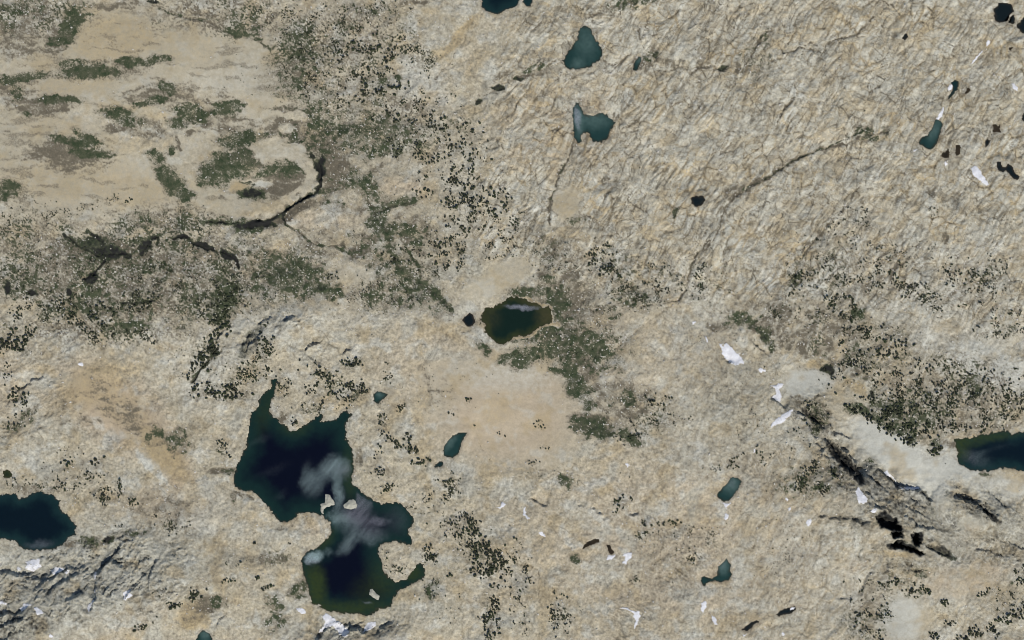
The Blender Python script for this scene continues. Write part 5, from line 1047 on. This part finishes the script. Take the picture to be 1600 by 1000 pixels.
# scattered low bushes where heath mottles the ground
m = 9000
px = rng.random(m) * 1640 - 20; py = rng.random(m) * 1040 - 20
dens = np.clip(sample(mask['v'], px, py) * .8 + .25 * sample(green, px, py) + .03, 0, 1) * (1 - .85 * sample(smooth, px, py))
sel = rng.random(m) < dens * .6
trees = np.concatenate([trees, np.stack([px[sel], py[sel], .5 + .6 * rng.random(sel.sum())], 1)])
ok = (sample(lake_any, trees[:, 0], trees[:, 1]) < -.8) & (trees[:, 0] > -22) & (trees[:, 0] < 1622) & (trees[:, 1] > -22) & (trees[:, 1] < 1022)
for x0, x1, y0, y1 in snow_boxes: ok &= ~((trees[:, 0] > x0) & (trees[:, 0] < x1) & (trees[:, 1] > y0) & (trees[:, 1] < y1))
trees = trees[ok]
# thin overlapping ones, biggest first
order = np.argsort(-trees[:, 2]); trees = trees[order]
cells = {}; keepi = []
for i, (x, y, r) in enumerate(trees):
    c = (int(x // 5), int(y // 5)); bad = False
    for a in (-1, 0, 1):
        for b_ in (-1, 0, 1):
            for (x2, y2, r2) in cells.get((c[0] + a, c[1] + b_), ()):
                if (x - x2) ** 2 + (y - y2) ** 2 < (.66 * (r + r2)) ** 2: bad = True; break
    if not bad:
        cells.setdefault(c, []).append((x, y, r)); keepi.append(i)
trees = trees[keepi]
inview = (trees[:, 0] > 3) & (trees[:, 0] < 1597) & (trees[:, 1] > 3) & (trees[:, 1] < 997)
solo_ids = np.nonzero(inview)[0][:300]
solo_mask = np.zeros(len(trees), bool); solo_mask[solo_ids] = True
LANDMARKS = [
 ("the largest lake's north tip", 429, 600), ("the torn shore snow patch", 525, 975), ("the largest lake's right bay", 640, 820),
 ("the largest lake's left shore", 372, 720), ("the dark left edge lake", 60, 815), ("the right edge lake", 1545, 705), ("the central green pond", 805, 498),
 ("the triangular top pond", 910, 85), ("the curved arm pond", 925, 195), ("the cut top edge pond", 780, 5), ("the round corner pond", 1568, 18),
 ("the teal snow foot pond", 1455, 212), ("the jagged black green pool", 1575, 265), ("the tiny black slab pool", 1090, 313), ("the small blue pool", 593, 620),
 ("the drop shaped pool", 708, 695), ("the oval slate pond", 1140, 762), ("the crooked slate pond", 1128, 900), ("the icy dark pool", 1228, 955),
 ("the bottom edge blue pool", 317, 990), ("the tiny left green pool", 10, 740), ("the brown sickle pool", 922, 850), ("the biggest snow patch", 1142, 553),
 ("the forked snow patch", 1215, 612), ("the spindle snow patch", 1222, 652), ("the rounded snow patch", 1341, 772), ("the black cliff hollows", 1400, 830),
 ("the largest lake's narrow middle", 530, 790), ("the lone islet", 584, 930), ("the pale sandy basin", 790, 650), ("the pale scree fan", 1440, 725),
 ("the ringed meadow hollow", 400, 290), ("the dark stream bend", 500, 280), ("the black stream pools", 160, 390), ("the long heath joint", 1215, 265),
 ("the pale bottom right clearing", 1410, 965), ("the brown heath oval", 930, 665), ("the ochre bog", 1285, 570), ("the black crack at lower left", 155, 910),
 ("the lone left snow spot", 126, 569), ("the long top meadow", 330, 90), ("the dark thicket belt", 745, 850), ("the white clearing", 1273, 455),
 ("the ochre gully", 710, 60), ("the crescent scarps", 490, 550), ("the meadow's right lobes", 460, 190)]
ORD = ["largest", "second largest", "third largest", "fourth largest", "fifth largest", "sixth largest", "seventh largest", "eighth largest", "ninth largest", "tenth largest"]
ORD2 = [w + " largest" for w in ("eleventh", "twelfth", "thirteenth", "fourteenth", "fifteenth", "sixteenth", "seventeenth", "eighteenth", "nineteenth", "twentieth", "twenty-first", "twenty-second", "twenty-third", "twenty-fourth", "twenty-fifth", "twenty-sixth", "twenty-seventh", "twenty-eighth", "twenty-ninth", "thirtieth", "thirty-first", "thirty-second", "thirty-third", "thirty-fourth", "thirty-fifth", "thirty-sixth", "thirty-seventh", "thirty-eighth", "thirty-ninth", "fortieth")]
sectors = {}
for i in solo_ids:
    x, y, r = trees[i]
    k = min(range(len(LANDMARKS)), key=lambda q: math.hypot(LANDMARKS[q][1] - x, LANDMARKS[q][2] - y))
    a = math.degrees(math.atan2(LANDMARKS[k][2] - y, x - LANDMARKS[k][1])) % 360
    s = ["right of", "above and right of", "above", "above and left of", "left of", "below and left of", "below", "below and right of"][int(((a + 22.5) % 360) // 45)]
    sectors.setdefault((k, s), []).append(i)
solo_label = {}
for (k, s), ids in sectors.items():
    ids.sort(key=lambda q: -trees[q, 2])
    for n, i in enumerate(ids):
        if len(ids) == 1: solo_label[i] = f"large dwarf pine standing {s} {LANDMARKS[k][0]}"
        elif n < 10: solo_label[i] = f"{ORD[n]} dwarf pine {s} {LANDMARKS[k][0]}"
        else: solo_label[i] = f"{ORD2[n - 10]} dwarf pine {s} {LANDMARKS[k][0]}"
crown_meshes = [mesh_from("crown", v, f.ravel(), 3, MAT_LEAF, False) for v, f in CROWNS_BIG]
a = np.arange(6) / 6 * 2 * np.pi
tv = np.concatenate([np.stack([.10 * np.cos(a), .10 * np.sin(a), a * 0 - .25], 1), np.stack([.06 * np.cos(a), .06 * np.sin(a), a * 0 + .8], 1)])
tf = np.array([(i, (i + 1) % 6, (i + 1) % 6 + 6, i + 6) for i in range(6)])
trunk_mesh = mesh_from("trunk", tv, tf.ravel(), 4, MAT_BARK)
for q, i in enumerate(solo_ids):
    x, y, r = trees[i]
    e = bpy.data.objects.new("dwarf_pine", None); col.objects.link(e)
    e.location = (x - 800, 500 - y, float(ground_z(x, y)) - .1)
    e.rotation_euler = (0, 0, random.random() * 6.283)
    e.scale = (r * random.uniform(.85, 1.25), r * random.uniform(.8, 1.05), r * random.uniform(.8, 1.2))
    e['label'] = solo_label[i]; e['category'] = "tree"; e['group'] = "dwarf pines dotted over the plateau"
    link("crown", crown_meshes[q % 8], e); link("trunk", trunk_mesh, e)

def scatter(name, items, variants, mat, **props):
    vs, fs = [], []; off = 0
    for k, (V0, F0) in enumerate(variants):
        sub = items[k::len(variants)]
        if not len(sub): continue
        n = len(sub); rot = rng.random(n) * 2 * np.pi; c, s = np.cos(rot)[:, None], np.sin(rot)[:, None]
        sx = (sub[:, 2] * rng.uniform(.8, 1.5, n))[:, None]; sy = (sub[:, 2] * rng.uniform(.65, 1.05, n))[:, None]; sz = (sub[:, 2] * rng.uniform(.7, 1.2, n))[:, None]
        vx, vy = V0[None, :, 0] * sx, V0[None, :, 1] * sy
        gz = ground_z(sub[:, 0], sub[:, 1])[:, None]
        P = np.stack([(sub[:, 0:1] - 800) + vx * c - vy * s, (500 - sub[:, 1:2]) + vx * s + vy * c, gz - .12 + V0[None, :, 2] * sz], -1)
        vs.append(P.reshape(-1, 3)); m = len(V0)
        fs.append((F0[None] + (off + np.arange(n) * m)[:, None, None]).reshape(-1, 3)); off += n * m
    me = mesh_from(name, np.concatenate(vs), np.concatenate(fs).ravel(), 3, mat, False)
    return link(name, me, kind="stuff", **props)
rest = trees[~solo_mask]
print("trees", len(trees), "rest", len(rest))
scatter("dwarf_pines", rest, CROWNS_SMALL, MAT_LEAF, label="thousands of small dark pine bushes dotted in groves over the rock")

# boulders ------------------------------------------------------------------
def rock(seed):
    q = np.random.default_rng(seed); v = IV * (.7 + .6 * q.random((12, 1))) * np.array([1, .85, .6]); v[:, 2] = np.maximum(v[:, 2] + .2, 0)
    return v, IF
m = 26000
px = rng.random(m) * 1640 - 20; py = rng.random(m) * 1040 - 20
d = np.clip(.25 + .9 * sample(mask['v'], px, py) + .5 * sample(brown, px, py) + .5 * sample(green, px, py), 0, 1) * (1 - .93 * sample(smooth, px, py)) * (sample(lake_any, px, py) < -.5)
d *= np.where(sample(dark, px, py) > .5, .1, 1)
sel = rng.random(m) < d * .8
b_items = np.stack([px[sel], py[sel], .45 + 1.25 * rng.random(sel.sum()) ** 2.6], 1)
scatter("boulders", b_items, [rock(i) for i in range(6)], MAT_BOULDER, label="pale boulders strewn over the heath and bedrock")
print("boulders", len(b_items), "grid", X.shape)
